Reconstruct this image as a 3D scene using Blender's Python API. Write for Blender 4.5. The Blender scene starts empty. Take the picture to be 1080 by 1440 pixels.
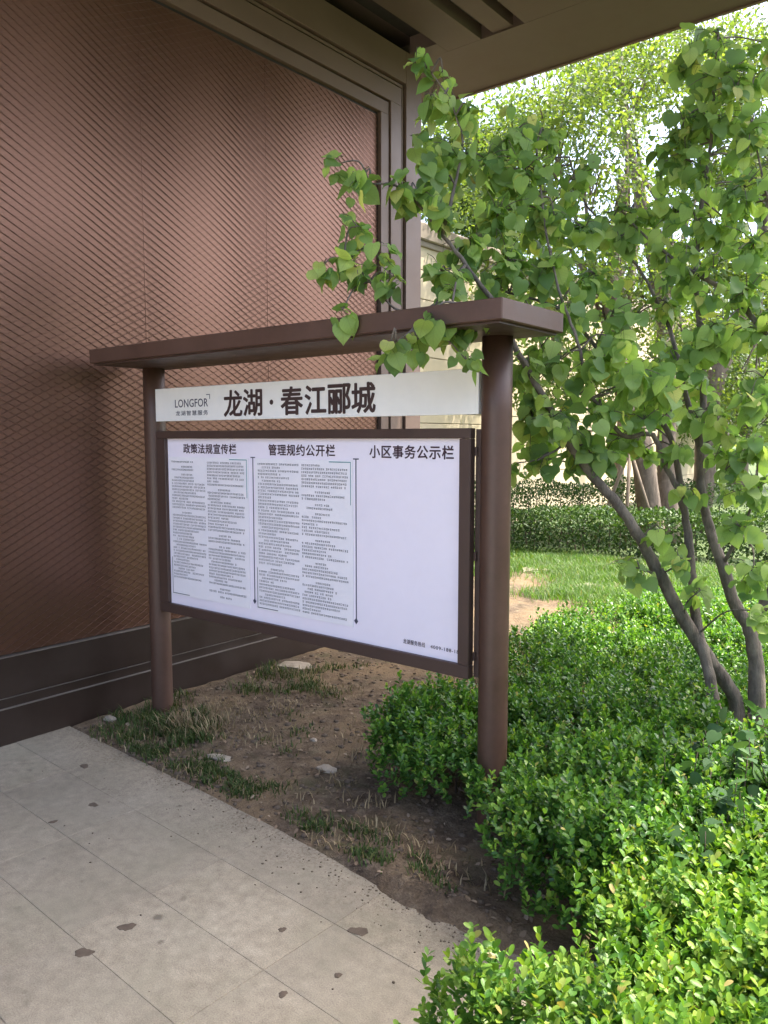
import bpy, math, random
import numpy as np
from mathutils import Vector, Matrix

R_ = math.radians
scene = bpy.context.scene
col = scene.collection

# ------------------------------------------------------------------ camera, sky, sun, exposure
FPX = 1110.0                       # focal length in pixels of the 1080 x 1440 photograph
PITCH = R_(5.3)
AZ = R_(51.27)                     # angle between the view and the -X axis
CAM = np.array([0.0, 0.0, 1.6])
_fw = np.array([-math.cos(AZ), math.sin(AZ), 0.0])
RIGHT = np.array([_fw[1], -_fw[0], 0.0])
FWD = _fw * math.cos(PITCH) + np.array([0, 0, -math.sin(PITCH)])
UP = np.cross(RIGHT, FWD)

cam_d = bpy.data.cameras.new('camera')
cam = bpy.data.objects.new('camera', cam_d)
col.objects.link(cam)
cam_d.sensor_fit = 'VERTICAL'
cam_d.sensor_height = 24.0
cam_d.lens = FPX / 1440.0 * 24.0
cam_d.clip_start = 0.05
cam_d.clip_end = 2000.0
M3 = Matrix((RIGHT.tolist(), UP.tolist(), (-FWD).tolist())).transposed()
cam.matrix_world = Matrix.Translation(CAM.tolist()) @ M3.to_4x4()
scene.camera = cam

SUN_AZ = R_(52)                    # from +X towards +Y
SUN_EL = R_(65)
world = bpy.data.worlds.new('World')
scene.world = world
world.use_nodes = True
wn = world.node_tree
for n in list(wn.nodes):
    wn.nodes.remove(n)
sky = wn.nodes.new('ShaderNodeTexSky')
sky.sky_type = 'NISHITA'
sky.sun_disc = False
sky.sun_elevation = SUN_EL
sky.sun_rotation = math.pi / 2 - SUN_AZ
sky.air_density = 0.7
sky.dust_density = 5.0
sky.ozone_density = 0.5
bg = wn.nodes.new('ShaderNodeBackground')
bg.inputs['Strength'].default_value = 0.15
wo = wn.nodes.new('ShaderNodeOutputWorld')
wn.links.new(sky.outputs[0], bg.inputs[0])
wn.links.new(bg.outputs[0], wo.inputs[0])

sun_d = bpy.data.lights.new('sun', 'SUN')
sun_d.energy = 2.0
sun_d.angle = R_(0.53)
sun_d.color = (1.0, 0.93, 0.82)
sun = bpy.data.objects.new('sun', sun_d)
col.objects.link(sun)
_sd = Vector((math.cos(SUN_AZ) * math.cos(SUN_EL), math.sin(SUN_AZ) * math.cos(SUN_EL), math.sin(SUN_EL)))
sun.rotation_euler = _sd.to_track_quat('Z', 'Y').to_euler()
sun.location = (4, 4, 12)

scene.view_settings.view_transform = 'Standard'
scene.view_settings.look = 'None'
scene.view_settings.exposure = 2.56
scene.view_settings.gamma = 1.0
scene.view_settings.use_curve_mapping = False
scene.render.engine = 'CYCLES'
scene.cycles.max_bounces = 8
scene.cycles.transparent_max_bounces = 8
scene.cycles.use_denoising = True

rng = np.random.default_rng(7)
random.seed(7)

# ------------------------------------------------------------------ helpers
def at(px, py, depth):
    """a point of the place: where the sight line of a pixel reaches the given distance"""
    return CAM + (FWD + RIGHT * ((px - 540) / FPX) + UP * ((720 - py) / FPX)) * depth

def tag(o, label=None, cat=None, group=None, kind=None):
    if label: o['label'] = label
    if cat: o['category'] = cat
    if group: o['group'] = group
    if kind: o['kind'] = kind
    return o

def empty(name, loc=(0, 0, 0), rz=0.0):
    o = bpy.data.objects.new(name, None)
    o.empty_display_size = 0.1
    o.location = loc
    o.rotation_euler = (0, 0, rz)
    col.objects.link(o)
    return o

def link(name, me, parent=None, mat=None, loc=None):
    o = bpy.data.objects.new(name, me)
    col.objects.link(o)
    if mat is not None and len(me.materials) == 0:
        me.materials.append(mat)
    if parent is not None:
        o.parent = parent
    if loc is not None:
        o.location = loc
    return o

def mesh_np(name, verts, faces, uv=None, smooth=True):
    """faces: list of int arrays of shape (m, k)"""
    me = bpy.data.meshes.new(name)
    verts = np.asarray(verts, dtype=np.float32)
    if not isinstance(faces, (list, tuple)):
        faces = [faces]
    idx, starts, tot = [], [], 0
    for f in faces:
        f = np.asarray(f, dtype=np.int32)
        m, k = f.shape
        idx.append(f.ravel())
        starts.append(tot + np.arange(m, dtype=np.int32) * k)
        tot += m * k
    idx = np.concatenate(idx); starts = np.concatenate(starts)
    me.vertices.add(len(verts)); me.vertices.foreach_set('co', verts.ravel())
    me.loops.add(len(idx)); me.loops.foreach_set('vertex_index', idx)
    me.polygons.add(len(starts)); me.polygons.foreach_set('loop_start', starts)
    me.polygons.foreach_set('use_smooth', np.full(len(starts), bool(smooth)))
    me.update(calc_edges=True)
    if uv is not None:
        l = me.uv_layers.new(name='UVMap')
        l.data.foreach_set('uv', np.asarray(uv, dtype=np.float32)[idx].ravel())
    return me

class MB:
    """collects boxes, tubes and prisms; build() links them as one mesh"""
    def __init__(s):
        s.v, s.f, s.n = [], {}, 0
    def add(s, v, f):
        v = np.asarray(v, float)
        for q in f:
            s.f.setdefault(len(q), []).append([i + s.n for i in q])
        s.v.append(v); s.n += len(v)
        return s
    def box(s, x0, x1, y0, y1, z0, z1, b=0.0):
        if b <= 0:
            v = [(x, y, z) for x in (x0, x1) for y in (y0, y1) for z in (z0, z1)]
            return s.add(v, [(0, 1, 3, 2), (4, 6, 7, 5), (0, 4, 5, 1), (2, 3, 7, 6), (0, 2, 6, 4), (1, 5, 7, 3)])
        # chamfered box
        c = [(x0, x1), (y0, y1), (z0, z1)]
        v = []; ix = {}
        for i in (0, 1):
            for j in (0, 1):
                for k in (0, 1):
                    p = [c[0][i], c[1][j], c[2][k]]
                    sg = [1 - 2 * i, 1 - 2 * j, 1 - 2 * k]
                    for a in range(3):
                        q = [p[d] + (sg[d] * b if d != a else 0) for d in range(3)]
                        ix[(i, j, k, a)] = len(v); v.append(q)
        f = []
        for a in range(3):
            o = [d for d in range(3) if d != a]
            for e in (0, 1):
                def key(m, n):
                    t = [0, 0, 0]; t[a] = e; t[o[0]] = m; t[o[1]] = n
                    return ix[(t[0], t[1], t[2], a)]
                f.append((key(0, 0), key(1, 0), key(1, 1), key(0, 1)))
            for m in (0, 1):
                for n in (0, 1):
                    def k2(e, ax):
                        t = [0, 0, 0]; t[a] = e; t[o[0]] = m; t[o[1]] = n
                        return ix[(t[0], t[1], t[2], ax)]
                    f.append((k2(0, o[0]), k2(1, o[0]), k2(1, o[1]), k2(0, o[1])))
        for i in (0, 1):
            for j in (0, 1):
                for k in (0, 1):
                    f.append((ix[(i, j, k, 0)], ix[(i, j, k, 1)], ix[(i, j, k, 2)]))
        return s.add(v, f)
    def tube(s, pts, rad, n=8, cap=True):
        pts = np.asarray(pts, float); m = len(pts)
        rad = np.full(m, rad) if np.isscalar(rad) else np.asarray(rad, float)
        tan = np.gradient(pts, axis=0)
        tan /= np.linalg.norm(tan, axis=1)[:, None] + 1e-12
        ref = np.array([0, 0, 1.0]) if abs(tan[0][2]) < .9 else np.array([1.0, 0, 0])
        u = np.cross(ref, tan[0]); u /= np.linalg.norm(u)
        rings = []
        for i in range(m):
            u = u - tan[i] * (u @ tan[i]); u /= np.linalg.norm(u) + 1e-12
            w = np.cross(tan[i], u)
            a = np.arange(n) * 2 * math.pi / n
            rings.append(pts[i] + rad[i] * (np.cos(a)[:, None] * u + np.sin(a)[:, None] * w))
        v = np.concatenate(rings)
        f = [(i * n + j, i * n + (j + 1) % n, (i + 1) * n + (j + 1) % n, (i + 1) * n + j) for i in range(m - 1) for j in range(n)]
        if cap:
            f.append(tuple(range(n))[::-1]); f.append(tuple((m - 1) * n + j for j in range(n)))
        return s.add(v, f)
    def build(s, name, mat, parent=None, smooth=False, recalc=True, loc=None):
        V = np.concatenate(s.v)
        me = bpy.data.meshes.new(name)
        me.from_pydata(V.tolist(), [], [q for k in s.f for q in s.f[k]])
        if smooth:
            me.polygons.foreach_set('use_smooth', np.ones(len(me.polygons), dtype=bool))
        if recalc:
            import bmesh
            bm = bmesh.new(); bm.from_mesh(me)
            bmesh.ops.recalc_face_normals(bm, faces=bm.faces)
            bm.to_mesh(me); bm.free()
        me.update()
        return link(name, me, parent, mat, loc)

def spline(pts, per=6):
    """Catmull-Rom through the rows of pts (any number of columns)"""
    P = np.asarray(pts, float)
    P = np.vstack([2 * P[0] - P[1], P, 2 * P[-1] - P[-2]])
    out = []
    for i in range(1, len(P) - 2):
        for t in np.arange(per) / per:
            a, b, c, d = P[i - 1], P[i], P[i + 1], P[i + 2]
            out.append(.5 * ((2 * b) + (c - a) * t + (2 * a - 5 * b + 4 * c - d) * t * t + (3 * b - a - 3 * c + d) * t ** 3))
    out.append(P[-2])
    return np.array(out)

# value noise for shaping
def vnoise(x, y, s=1.0, seed=0):
    x = np.asarray(x) * s; y = np.asarray(y) * s
    xi = np.floor(x).astype(int); yi = np.floor(y).astype(int)
    xf = x - xi; yf = y - yi
    def h(a, b):
        n = (a * 374761393 + b * 668265263 + seed * 1442695041) & 0x7fffffff
        n = ((n ^ (n >> 13)) * 1274126177) & 0x7fffffff
        return ((n ^ (n >> 16)) & 0xffff) / 65535.0
    u = xf * xf * (3 - 2 * xf); v = yf * yf * (3 - 2 * yf)
    return (h(xi, yi) * (1 - u) + h(xi + 1, yi) * u) * (1 - v) + (h(xi, yi + 1) * (1 - u) + h(xi + 1, yi + 1) * u) * v

def fbm(x, y, s, seed=0, o=4):
    t = 0; a = .5
    for i in range(o):
        t = t + a * vnoise(x, y, s * 2 ** i, seed + i * 17); a *= .5
    return t

# ------------------------------------------------------------------ materials
def new_mat(name):
    m = bpy.data.materials.new(name); m.use_nodes = True
    nt = m.node_tree
    b = nt.nodes['Principled BSDF']
    return m, nt, b

def N(nt, t, **k):
    n = nt.nodes.new(t)
    for a, v in k.items():
        if a in n.inputs.keys() if False else hasattr(n, a):
            setattr(n, a, v)
        else:
            n.inputs[a].default_value = v
    return n

def coords(nt, kind='Object', scale=(1, 1, 1)):
    tc = nt.nodes.new('ShaderNodeTexCoord')
    mp = nt.nodes.new('ShaderNodeMapping'); mp.inputs['Scale'].default_value = scale
    nt.links.new(tc.outputs[kind], mp.inputs[0])
    return mp.outputs[0]

def geo_pos(nt, scale=(1, 1, 1)):
    g = nt.nodes.new('ShaderNodeNewGeometry')
    mp = nt.nodes.new('ShaderNodeMapping'); mp.inputs['Scale'].default_value = scale
    nt.links.new(g.outputs['Position'], mp.inputs[0])
    return mp.outputs[0]

def noise(nt, vec, scale, detail=4, rough=.6):
    n = nt.nodes.new('ShaderNodeTexNoise')
    n.inputs['Scale'].default_value = scale; n.inputs['Detail'].default_value = detail; n.inputs['Roughness'].default_value = rough
    nt.links.new(vec, n.inputs['Vector'])
    return n.outputs['Fac']

def ramp(nt, fac, stops):
    r = nt.nodes.new('ShaderNodeValToRGB')
    e = r.color_ramp.elements
    while len(e) < len(stops): e.new(.5)
    for i, (p, c) in enumerate(stops):
        e[i].position = p
        e[i].color = (c, c, c, 1) if np.isscalar(c) else (*c, 1)
    nt.links.new(fac, r.inputs[0])
    return r.outputs[0]

def mix(nt, fac, a, b, mode='MIX'):
    m = nt.nodes.new('ShaderNodeMix'); m.data_type = 'RGBA'; m.blend_type = mode
    for s, v in ((m.inputs[0], fac), (m.inputs[6], a), (m.inputs[7], b)):
        if hasattr(v, 'type') and hasattr(v, 'node'): nt.links.new(v, s)
        elif np.isscalar(v): s.default_value = v
        else: s.default_value = (*v, 1)
    return m.outputs[2]

def mathn(nt, op, a, b=0.0, c=0.0):
    m = nt.nodes.new('ShaderNodeMath'); m.operation = op
    for s, v in zip(m.inputs, (a, b, c)):
        if hasattr(v, 'node'): nt.links.new(v, s)
        else: s.default_value = v
    return m.outputs[0]

def bump(nt, b, h, strength=.3, dist=.01):
    n = nt.nodes.new('ShaderNodeBump'); n.inputs['Strength'].default_value = strength; n.inputs['Distance'].default_value = dist
    nt.links.new(h, n.inputs['Height']); nt.links.new(n.outputs[0], b.inputs['Normal'])

def paint(name, c, rough=.5, var=.12, scale=6, metal=0.0, spec=.5, bumpy=.0):
    """painted or plain surface with faint soiling"""
    m, nt, b = new_mat(name)
    v = geo_pos(nt)
    n1 = noise(nt, v, scale, 5); n2 = noise(nt, v, scale * 9, 3)
    k = mathn(nt, 'ADD', mathn(nt, 'MULTIPLY', n1, .7), mathn(nt, 'MULTIPLY', n2, .3))
    c = np.array(c)
    colr = ramp(nt, k, [(.3, tuple(c * (1 - var))), (.7, tuple(np.minimum(c * (1 + var), 1)))])
    nt.links.new(colr, b.inputs['Base Color'])
    nt.links.new(ramp(nt, n1, [(.3, max(rough - .08, 0)), (.7, min(rough + .1, 1))]), b.inputs['Roughness'])
    b.inputs['Metallic'].default_value = metal
    b.inputs['Specular IOR Level'].default_value = spec
    if bumpy: bump(nt, b, n2, bumpy, .004)
    return m

M = {}
M['post'] = paint('brown_paint', (.082, .044, .030), .44, .22, 4, .0, .5, .05)
M['frame'] = paint('frame_paint', (.068, .041, .032), .45, .10, 7, .0, .5)
M['trim'] = paint('trim_panel', (.138, .090, .066), .5, .08, 2, .15, .5, .03)
M['soffit'] = paint('soffit_panel', (.108, .076, .060), .55, .08, 1.5, .1, .4)
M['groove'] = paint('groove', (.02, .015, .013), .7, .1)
M['strand'] = paint('mesh_strand', (.21, .115, .080), .42, .15, 3, .6, .5)
M['plinth'] = paint('plinth_stone', (.030, .019, .014), .36, .2, 4, 0, .5)
M['strip'] = paint('metal_strip', (.24, .215, .19), .35, .1, 6, .5)
M['ink'] = paint('title_ink', (.055, .030, .028), .6, .1, 30)
M['ink_head'] = paint('heading_ink', (.050, .022, .035), .6, .1, 30)
M['ink_blue'] = paint('logo_ink', (.070, .070, .110), .6, .1, 30)
M['ink_small'] = paint('small_print_ink', (.045, .042, .060), .7, .2, 60)
M['teal'] = paint('teal_print', (.10, .30, .34), .6, .1, 20)
M['signwhite'] = paint('sign_white', (.90, .90, .87), .40, .04, 3, 0, .4)
M['boardwhite'] = paint('board_white', (.88, .83, .92), .35, .03, 2, 0, .4)
M['paper'] = paint('paper', (.88, .86, .90), .65, .03, 8)
M['coping'] = paint('shaded_coping', (.30, .245, .19), .8, .08, 2)  # the shade over the coping band is put into this darker taupe
M['cream'] = paint('cream_wall', (.62, .52, .36), .75, .07, 1.3, 0, .3, .1)
M['joint'] = paint('cream_joint', (.34, .28, .20), .8, .05)
M['prop'] = paint('prop_wood', (.20, .155, .105), .8, .2, 12)

def mat_wallpanel():
    m, nt, b = new_mat('bronze_panel')
    v = geo_pos(nt)
    n1 = noise(nt, v, .8, 4); n2 = noise(nt, v, 40, 3)
    c = ramp(nt, n1, [(.3, (.168, .088, .060)), (.7, (.215, .116, .080))])
    c = mix(nt, .15, c, n2, 'OVERLAY')
    nt.links.new(c, b.inputs['Base Color'])
    b.inputs['Metallic'].default_value = .82
    nt.links.new(ramp(nt, n1, [(.3, .32), (.7, .40)]), b.inputs['Roughness'])
    return m
M['panel'] = mat_wallpanel()

def mat_slab():
    m, nt, b = new_mat('paving_stone')
    oi = nt.nodes.new('ShaderNodeObjectInfo')
    v = geo_pos(nt)
    fine = noise(nt, v, 220, 3, .7); mid = noise(nt, v, 22, 5); big = noise(nt, v, 2.2, 5, .65)
    c = ramp(nt, big, [(.28, (.225, .195, .142)), (.5, (.288, .254, .190)), (.75, (.335, .300, .230))])
    c = mix(nt, .55, c, ramp(nt, fine, [(.3, .2), (.7, .8)]), 'OVERLAY')
    c = mix(nt, .45, c, ramp(nt, mid, [(.32, .28), (.68, .68)]), 'OVERLAY')
    c = mix(nt, ramp(nt, noise(nt, v, 3.4, 6, .7), [(.46, 0.0), (.66, .45)]), c, (.235, .222, .158))
    c = mix(nt, mathn(nt, 'MULTIPLY', oi.outputs['Random'], .35), c, (.215, .195, .155), 'MIX')
    # grime: irregular specks and blots with a shape of their own
    vo = nt.nodes.new('ShaderNodeTexVoronoi'); vo.inputs['Scale'].default_value = 9.0
    wv = nt.nodes.new('ShaderNodeMixRGB') if False else None
    nt.links.new(v, vo.inputs['Vector'])
    spot = mathn(nt, 'ADD', vo.outputs['Distance'], mathn(nt, 'MULTIPLY', mathn(nt, 'SUBTRACT', mid, .5), .35))
    gate = noise(nt, v, 3.1, 2)
    s1 = mathn(nt, 'MULTIPLY', ramp(nt, spot, [(.06, 1.0), (.16, 0.0)]), ramp(nt, gate, [(.50, 0.0), (.60, 1.0)]))
    c = mix(nt, mathn(nt, 'MULTIPLY', s1, .7), c, (.10, .085, .065))
    st = ramp(nt, noise(nt, v, 6.5, 6, .75), [(.56, 0.0), (.72, 1.0)])
    c = mix(nt, mathn(nt, 'MULTIPLY', st, .30), c, (.20, .17, .13))
    # soil trodden off the bed: smears and grains that thin out away from the planted edge
    sp = nt.nodes.new('ShaderNodeSeparateXYZ'); nt.links.new(v, sp.inputs[0])
    dd = mathn(nt, 'SUBTRACT', mathn(nt, 'SUBTRACT', 2.0525, mathn(nt, 'MULTIPLY', sp.outputs[0], .05)), sp.outputs[1])
    dd = mathn(nt, 'ADD', dd, mathn(nt, 'MULTIPLY', mathn(nt, 'SUBTRACT', noise(nt, v, 5, 5, .7), .5), .75))
    grains = ramp(nt, noise(nt, v, 75, 5, .75), [(.48, 0.0), (.60, 1.0)])
    near = ramp(nt, dd, [(.0, .95), (.12, .45), (.42, 0.0)])
    c = mix(nt, mathn(nt, 'MULTIPLY', near, mathn(nt, 'ADD', mathn(nt, 'MULTIPLY', grains, .65), .20)), c, (.10, .080, .058))
    nt.links.new(c, b.inputs['Base Color'])
    b.inputs['Roughness'].default_value = .82
    b.inputs['Specular IOR Level'].default_value = .3
    bump(nt, b, mathn(nt, 'ADD', fine, mid), .5, .002)
    return m
M['slab'] = mat_slab()
M['bounce_forecourt'] = paint('bounce_paving', (.46, .42, .36), .85, .12, 5, 0, .3, .2)  # kept pale so the unseen sheet throws more light forward
M['bed'] = paint('joint_sand', (.19, .16, .115), .95, .25, 30)

def mat_soil():
    m, nt, b = new_mat('soil')
    v = geo_pos(nt)
    big = noise(nt, v, 1.6, 5); mid = noise(nt, v, 14, 6, .7); fine = noise(nt, v, 120, 4, .7)
    c = ramp(nt, mid, [(.28, (.050, .037, .027)), (.5, (.108, .082, .058)), (.72, (.205, .165, .118))])
    c = mix(nt, ramp(nt, big, [(.45, 0.0), (.62, .75)]), c, (.215, .155, .092))
    c = mix(nt, ramp(nt, noise(nt, v, 2.7, 5, .7), [(.54, 0.0), (.66, .55)]), c, (.085, .085, .045))
    c = mix(nt, .5, c, ramp(nt, fine, [(.3, .2), (.7, .75)]), 'OVERLAY')
    nt.links.new(c, b.inputs['Base Color'])
    b.inputs['Roughness'].default_value = .95; b.inputs['Specular IOR Level'].default_value = .15
    h = mathn(nt, 'ADD', mid, mathn(nt, 'MULTIPLY', fine, .4))
    bump(nt, b, h, 1.0, .022)
    return m
M['soil'] = mat_soil()

def mat_lawn():
    m, nt, b = new_mat('lawn')
    v = geo_pos(nt)
    mid = noise(nt, v, 3, 6, .7); fine = noise(nt, v, 60, 4, .7)
    c = ramp(nt, mid, [(.35, (.045, .075, .020)), (.6, (.075, .115, .028)), (.78, (.15, .12, .07))])
    c = mix(nt, .5, c, ramp(nt, fine, [(.3, .2), (.7, .75)]), 'OVERLAY')
    nt.links.new(c, b.inputs['Base Color']); b.inputs['Roughness'].default_value = .95
    bump(nt, b, fine, .8, .03)
    return m
M['lawn'] = mat_lawn()

def mat_leaf(name, stops, rough=.42, trans=.35, tint=(1.15, 1.25, .45), veins=False, spec=.5):
    """stops: ramp over a random value per leaf"""
    m, nt, b = new_mat(name)
    g = nt.nodes.new('ShaderNodeNewGeometry'); oi = nt.nodes.new('ShaderNodeObjectInfo')
    r = mathn(nt, 'FRACT', mathn(nt, 'ADD', g.outputs['Random Per Island'], oi.outputs['Random']))
    c = ramp(nt, r, stops)
    v = geo_pos(nt)
    c = mix(nt, .35, c, ramp(nt, noise(nt, v, 3.0, 3), [(.3, .28), (.7, .72)]), 'OVERLAY')
    if veins:
        uv = nt.nodes.new('ShaderNodeUVMap'); sp = nt.nodes.new('ShaderNodeSeparateXYZ')
        nt.links.new(uv.outputs[0], sp.inputs[0])
        au = mathn(nt, 'ABSOLUTE', mathn(nt, 'SUBTRACT', sp.outputs[0], .5))
        rib = ramp(nt, au, [(.0, 1.0), (.035, 0.0)])
        ph = mathn(nt, 'FRACT', mathn(nt, 'MULTIPLY', mathn(nt, 'SUBTRACT', sp.outputs[1], mathn(nt, 'MULTIPLY', au, .9)), 5.5))
        side = ramp(nt, mathn(nt, 'ABSOLUTE', mathn(nt, 'SUBTRACT', ph, .5)), [(.0, .8), (.10, 0.0)])
        vein = mathn(nt, 'MAXIMUM', rib, side)
        c = mix(nt, mathn(nt, 'MULTIPLY', vein, .35), c, (.20, .27, .09))
    nt.links.new(c, b.inputs['Base Color'])
    b.inputs['Roughness'].default_value = rough
    b.inputs['Specular IOR Level'].default_value = spec
    tr = nt.nodes.new('ShaderNodeBsdfTranslucent')
    nt.links.new(mix(nt, 1.0, c, tint, 'MULTIPLY'), tr.inputs['Color'])
    ms = nt.nodes.new('ShaderNodeMixShader'); ms.inputs[0].default_value = trans
    out = nt.nodes['Material Output']
    nt.links.new(b.outputs[0], ms.inputs[1]); nt.links.new(tr.outputs[0], ms.inputs[2]); nt.links.new(ms.outputs[0], out.inputs[0])
    return m
M['redbud'] = mat_leaf('redbud_leaf', [(0, (.150, .265, .085)), (.4, (.260, .395, .115)), (.75, (.370, .510, .140)), (.93, (.48, .59, .17)), (1, (.58, .56, .18))], .5, .55, (1.1, 1.2, .6), True, .4)
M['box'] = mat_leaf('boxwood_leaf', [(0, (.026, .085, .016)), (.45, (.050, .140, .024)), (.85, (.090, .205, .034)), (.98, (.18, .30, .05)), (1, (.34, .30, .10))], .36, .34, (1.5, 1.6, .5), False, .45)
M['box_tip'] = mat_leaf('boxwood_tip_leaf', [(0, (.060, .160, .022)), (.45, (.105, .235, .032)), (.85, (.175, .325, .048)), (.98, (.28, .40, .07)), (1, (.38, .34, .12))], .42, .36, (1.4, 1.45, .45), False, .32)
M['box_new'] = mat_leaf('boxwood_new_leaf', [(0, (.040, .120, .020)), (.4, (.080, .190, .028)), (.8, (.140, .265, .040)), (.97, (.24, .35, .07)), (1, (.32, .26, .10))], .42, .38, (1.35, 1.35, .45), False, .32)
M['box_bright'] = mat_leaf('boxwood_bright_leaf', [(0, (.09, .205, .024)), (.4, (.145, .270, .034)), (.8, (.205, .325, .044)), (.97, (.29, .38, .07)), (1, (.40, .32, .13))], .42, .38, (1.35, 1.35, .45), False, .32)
M['hedge'] = mat_leaf('hedge_leaf', [(0, (.022, .055, .014)), (.5, (.042, .090, .020)), (1, (.080, .140, .030))], .45, .25, (1.4, 1.5, .5), False, .3)
M['locust'] = mat_leaf('locust_leaf', [(0, (.060, .105, .035)), (.5, (.095, .145, .045)), (1, (.150, .195, .060))], .5, .5, (1.9, 1.9, .5))
M['fartree'] = mat_leaf('far_leaf', [(0, (.050, .090, .022)), (.5, (.080, .130, .028)), (1, (.120, .170, .035))], .5, .45, (1.8, 1.9, .5))
M['grass'] = mat_leaf('grass_blade', [(0, (.035, .095, .012)), (.5, (.065, .150, .016)), (.93, (.10, .19, .022)), (1, (.26, .22, .10))], .5, .4, (1.5, 1.5, .5))
M['verge'] = mat_leaf('verge_blade', [(0, (.030, .060, .018)), (.6, (.050, .088, .024)), (.9, (.085, .115, .035)), (1, (.24, .20, .10))], .6, .3, (1.3, 1.3, .5), False, .2)
M['dry'] = mat_leaf('dry_leaf', [(0, (.11, .075, .045)), (.7, (.18, .13, .085)), (1, (.29, .23, .16))], .8, .1, (1, 1, 1))
M['straw'] = mat_leaf('straw_blade', [(0, (.16, .12, .06)), (.6, (.26, .20, .11)), (1, (.36, .30, .18))], .8, .2, (1, 1, 1))
M['sucker'] = mat_leaf('sucker_leaf', [(0, (.035, .080, .035)), (.5, (.055, .115, .045)), (1, (.085, .155, .055))], .6, .3, (1.2, 1.3, .6), False, .2)
M['twig'] = paint('twig', (.085, .062, .045), .8, .2, 20)

def mat_bark(name, a, b_, sc=14):
    m, nt, b = new_mat(name)
    v = geo_pos(nt, (1, 1, .3))
    n = noise(nt, v, sc, 6, .7); n2 = noise(nt, v, sc * 4, 3)
    c = ramp(nt, n, [(.3, a), (.68, b_)])
    patch = ramp(nt, noise(nt, geo_pos(nt), 7, 3), [(.55, 0.0), (.68, .55)])
    c = mix(nt, patch, c, tuple(np.array(b_) * 1.35))
    nt.links.new(c, b.inputs['Base Color']); b.inputs['Roughness'].default_value = .85
    bump(nt, b, mathn(nt, 'ADD', n, mathn(nt, 'MULTIPLY', n2, .4)), .7, .012)
    return m
M['bark'] = mat_bark('redbud_bark', (.060, .048, .038), (.185, .155, .125), 30)
M['bark2'] = mat_bark('locust_bark', (.075, .055, .040), (.20, .155, .115), 12)
M['stone'] = paint('pale_stone', (.29, .255, .20), .9, .3, 22, 0, .3, .4)
M['mud'] = paint('mud', (.105, .083, .062), .9, .3, 40, 0, .2, .5)

# ------------------------------------------------------------------ ground
EDGE_A = -0.040                    # the kerbless paving edge runs a little off the X axis
def edge_y(x):
    return 2.115 - 0.050 * (x + 1.25)

# far ground: one sheet to the horizon
me = mesh_np('ground', [(-400, -400, -.06), (400, -400, -.06), (400, 400, -.06), (-400, 400, -.06)], np.array([[0, 1, 2, 3]]))
tag(link('ground', me, None, M['lawn']), kind='structure')

def grid(x0, x1, y0, y1, step):
    xs = np.arange(x0, x1 + step * .5, step); ys = np.arange(y0, y1 + step * .5, step)
    X, Y = np.meshgrid(xs, ys, indexing='ij')
    nx, ny = X.shape
    i = np.arange(nx * ny).reshape(nx, ny)
    F = np.stack([i[:-1, :-1], i[1:, :-1], i[1:, 1:], i[:-1, 1:]], -1).reshape(-1, 4)
    return X, Y, F

def soil_z(X, Y):
    """bare soil: level with the paving, rough, spilling over its edge near the corner shrub"""
    d = Y - edge_y(X)
    z = np.where(d > 0, .006 + .02 * np.minimum(d, .5), .006 + .8 * d)
    z = z + .030 * (fbm(X, Y, 3, 3) - .47) * np.clip(d * 3, 0, 1) + .022 * (fbm(X, Y, 14, 5) - .47) * np.clip(d * 6 + .2, .0, 1)
    # loose soil washed over the slabs by the corner
    sp = np.exp(-((X + 1.42) / .36) ** 2 - ((Y - 2.08) / .15) ** 2)
    z = z + .078 * sp * (.15 + 1.2 * fbm(X, Y, 16, 11, 5))
    sp2 = np.exp(-((X + 1.95) / .45) ** 2 - ((Y - 2.13) / .05) ** 2)
    z = z + .020 * sp2 * fbm(X, Y, 11, 21)
    # a low mound of earth between the posts and towards the wall
    z = z + .05 * np.exp(-((X + 2.9) / .7) ** 2 - ((Y - 3.6) / .7) ** 2)
    return z

X, Y, F = grid(-4.03, 2.4, 1.70, 10.2, .025)
Z = soil_z(X, Y)
me = mesh_np('soil', np.stack([X, Y, Z], -1).reshape(-1, 3), F, smooth=True)
tag(link('soil', me, None, M['soil']), kind='structure')

X, Y, F = grid(-7.45, -4.035, 5.60, 10.2, .06)
me = mesh_np('soil', np.stack([X, Y, soil_z(X, Y)], -1).reshape(-1, 3), F, smooth=True)
tag(link('soil', me, None, M['soil']), kind='structure')

# ------------------------------------------------------------------ pavement of 0.6 x 0.3 m slabs
pav_me = mesh_np('pavement', [(-4.03, -6, -.035), (7, -6, -.035), (7, 1.72, -.035), (-4.03, 2.24, -.035)], np.array([[0, 1, 2, 3]]))
pavement = tag(link('pavement', pav_me, None, M['bed']), kind='structure')
me = mesh_np('bounce_forecourt', [(-4.03, -14, -.003), (2.2, -14, -.003), (2.2, -1.35, -.003), (-4.03, -1.15, -.003)], np.array([[0, 1, 2, 3]]))  # unseen sheet added behind the camera to bounce light onto sign and board
tag(link('bounce_forecourt', me, None, M['bounce_forecourt']), kind='structure')
ROT = -0.045
ca, sa = math.cos(ROT), math.sin(ROT)
slab_cache = []
for k in range(5):
    mb = MB(); L, Wd = .6085, .3055
    mb.box(.0008, L - .0008, .0008, Wd - .0008, -.034, 0, .0013)
    o = mb.build('paving_slab', M['slab'])
    slab_cache.append(o.data); bpy.data.objects.remove(o)
rows = [2.115 - .305 * (k + 1) for k in range(11)]
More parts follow.
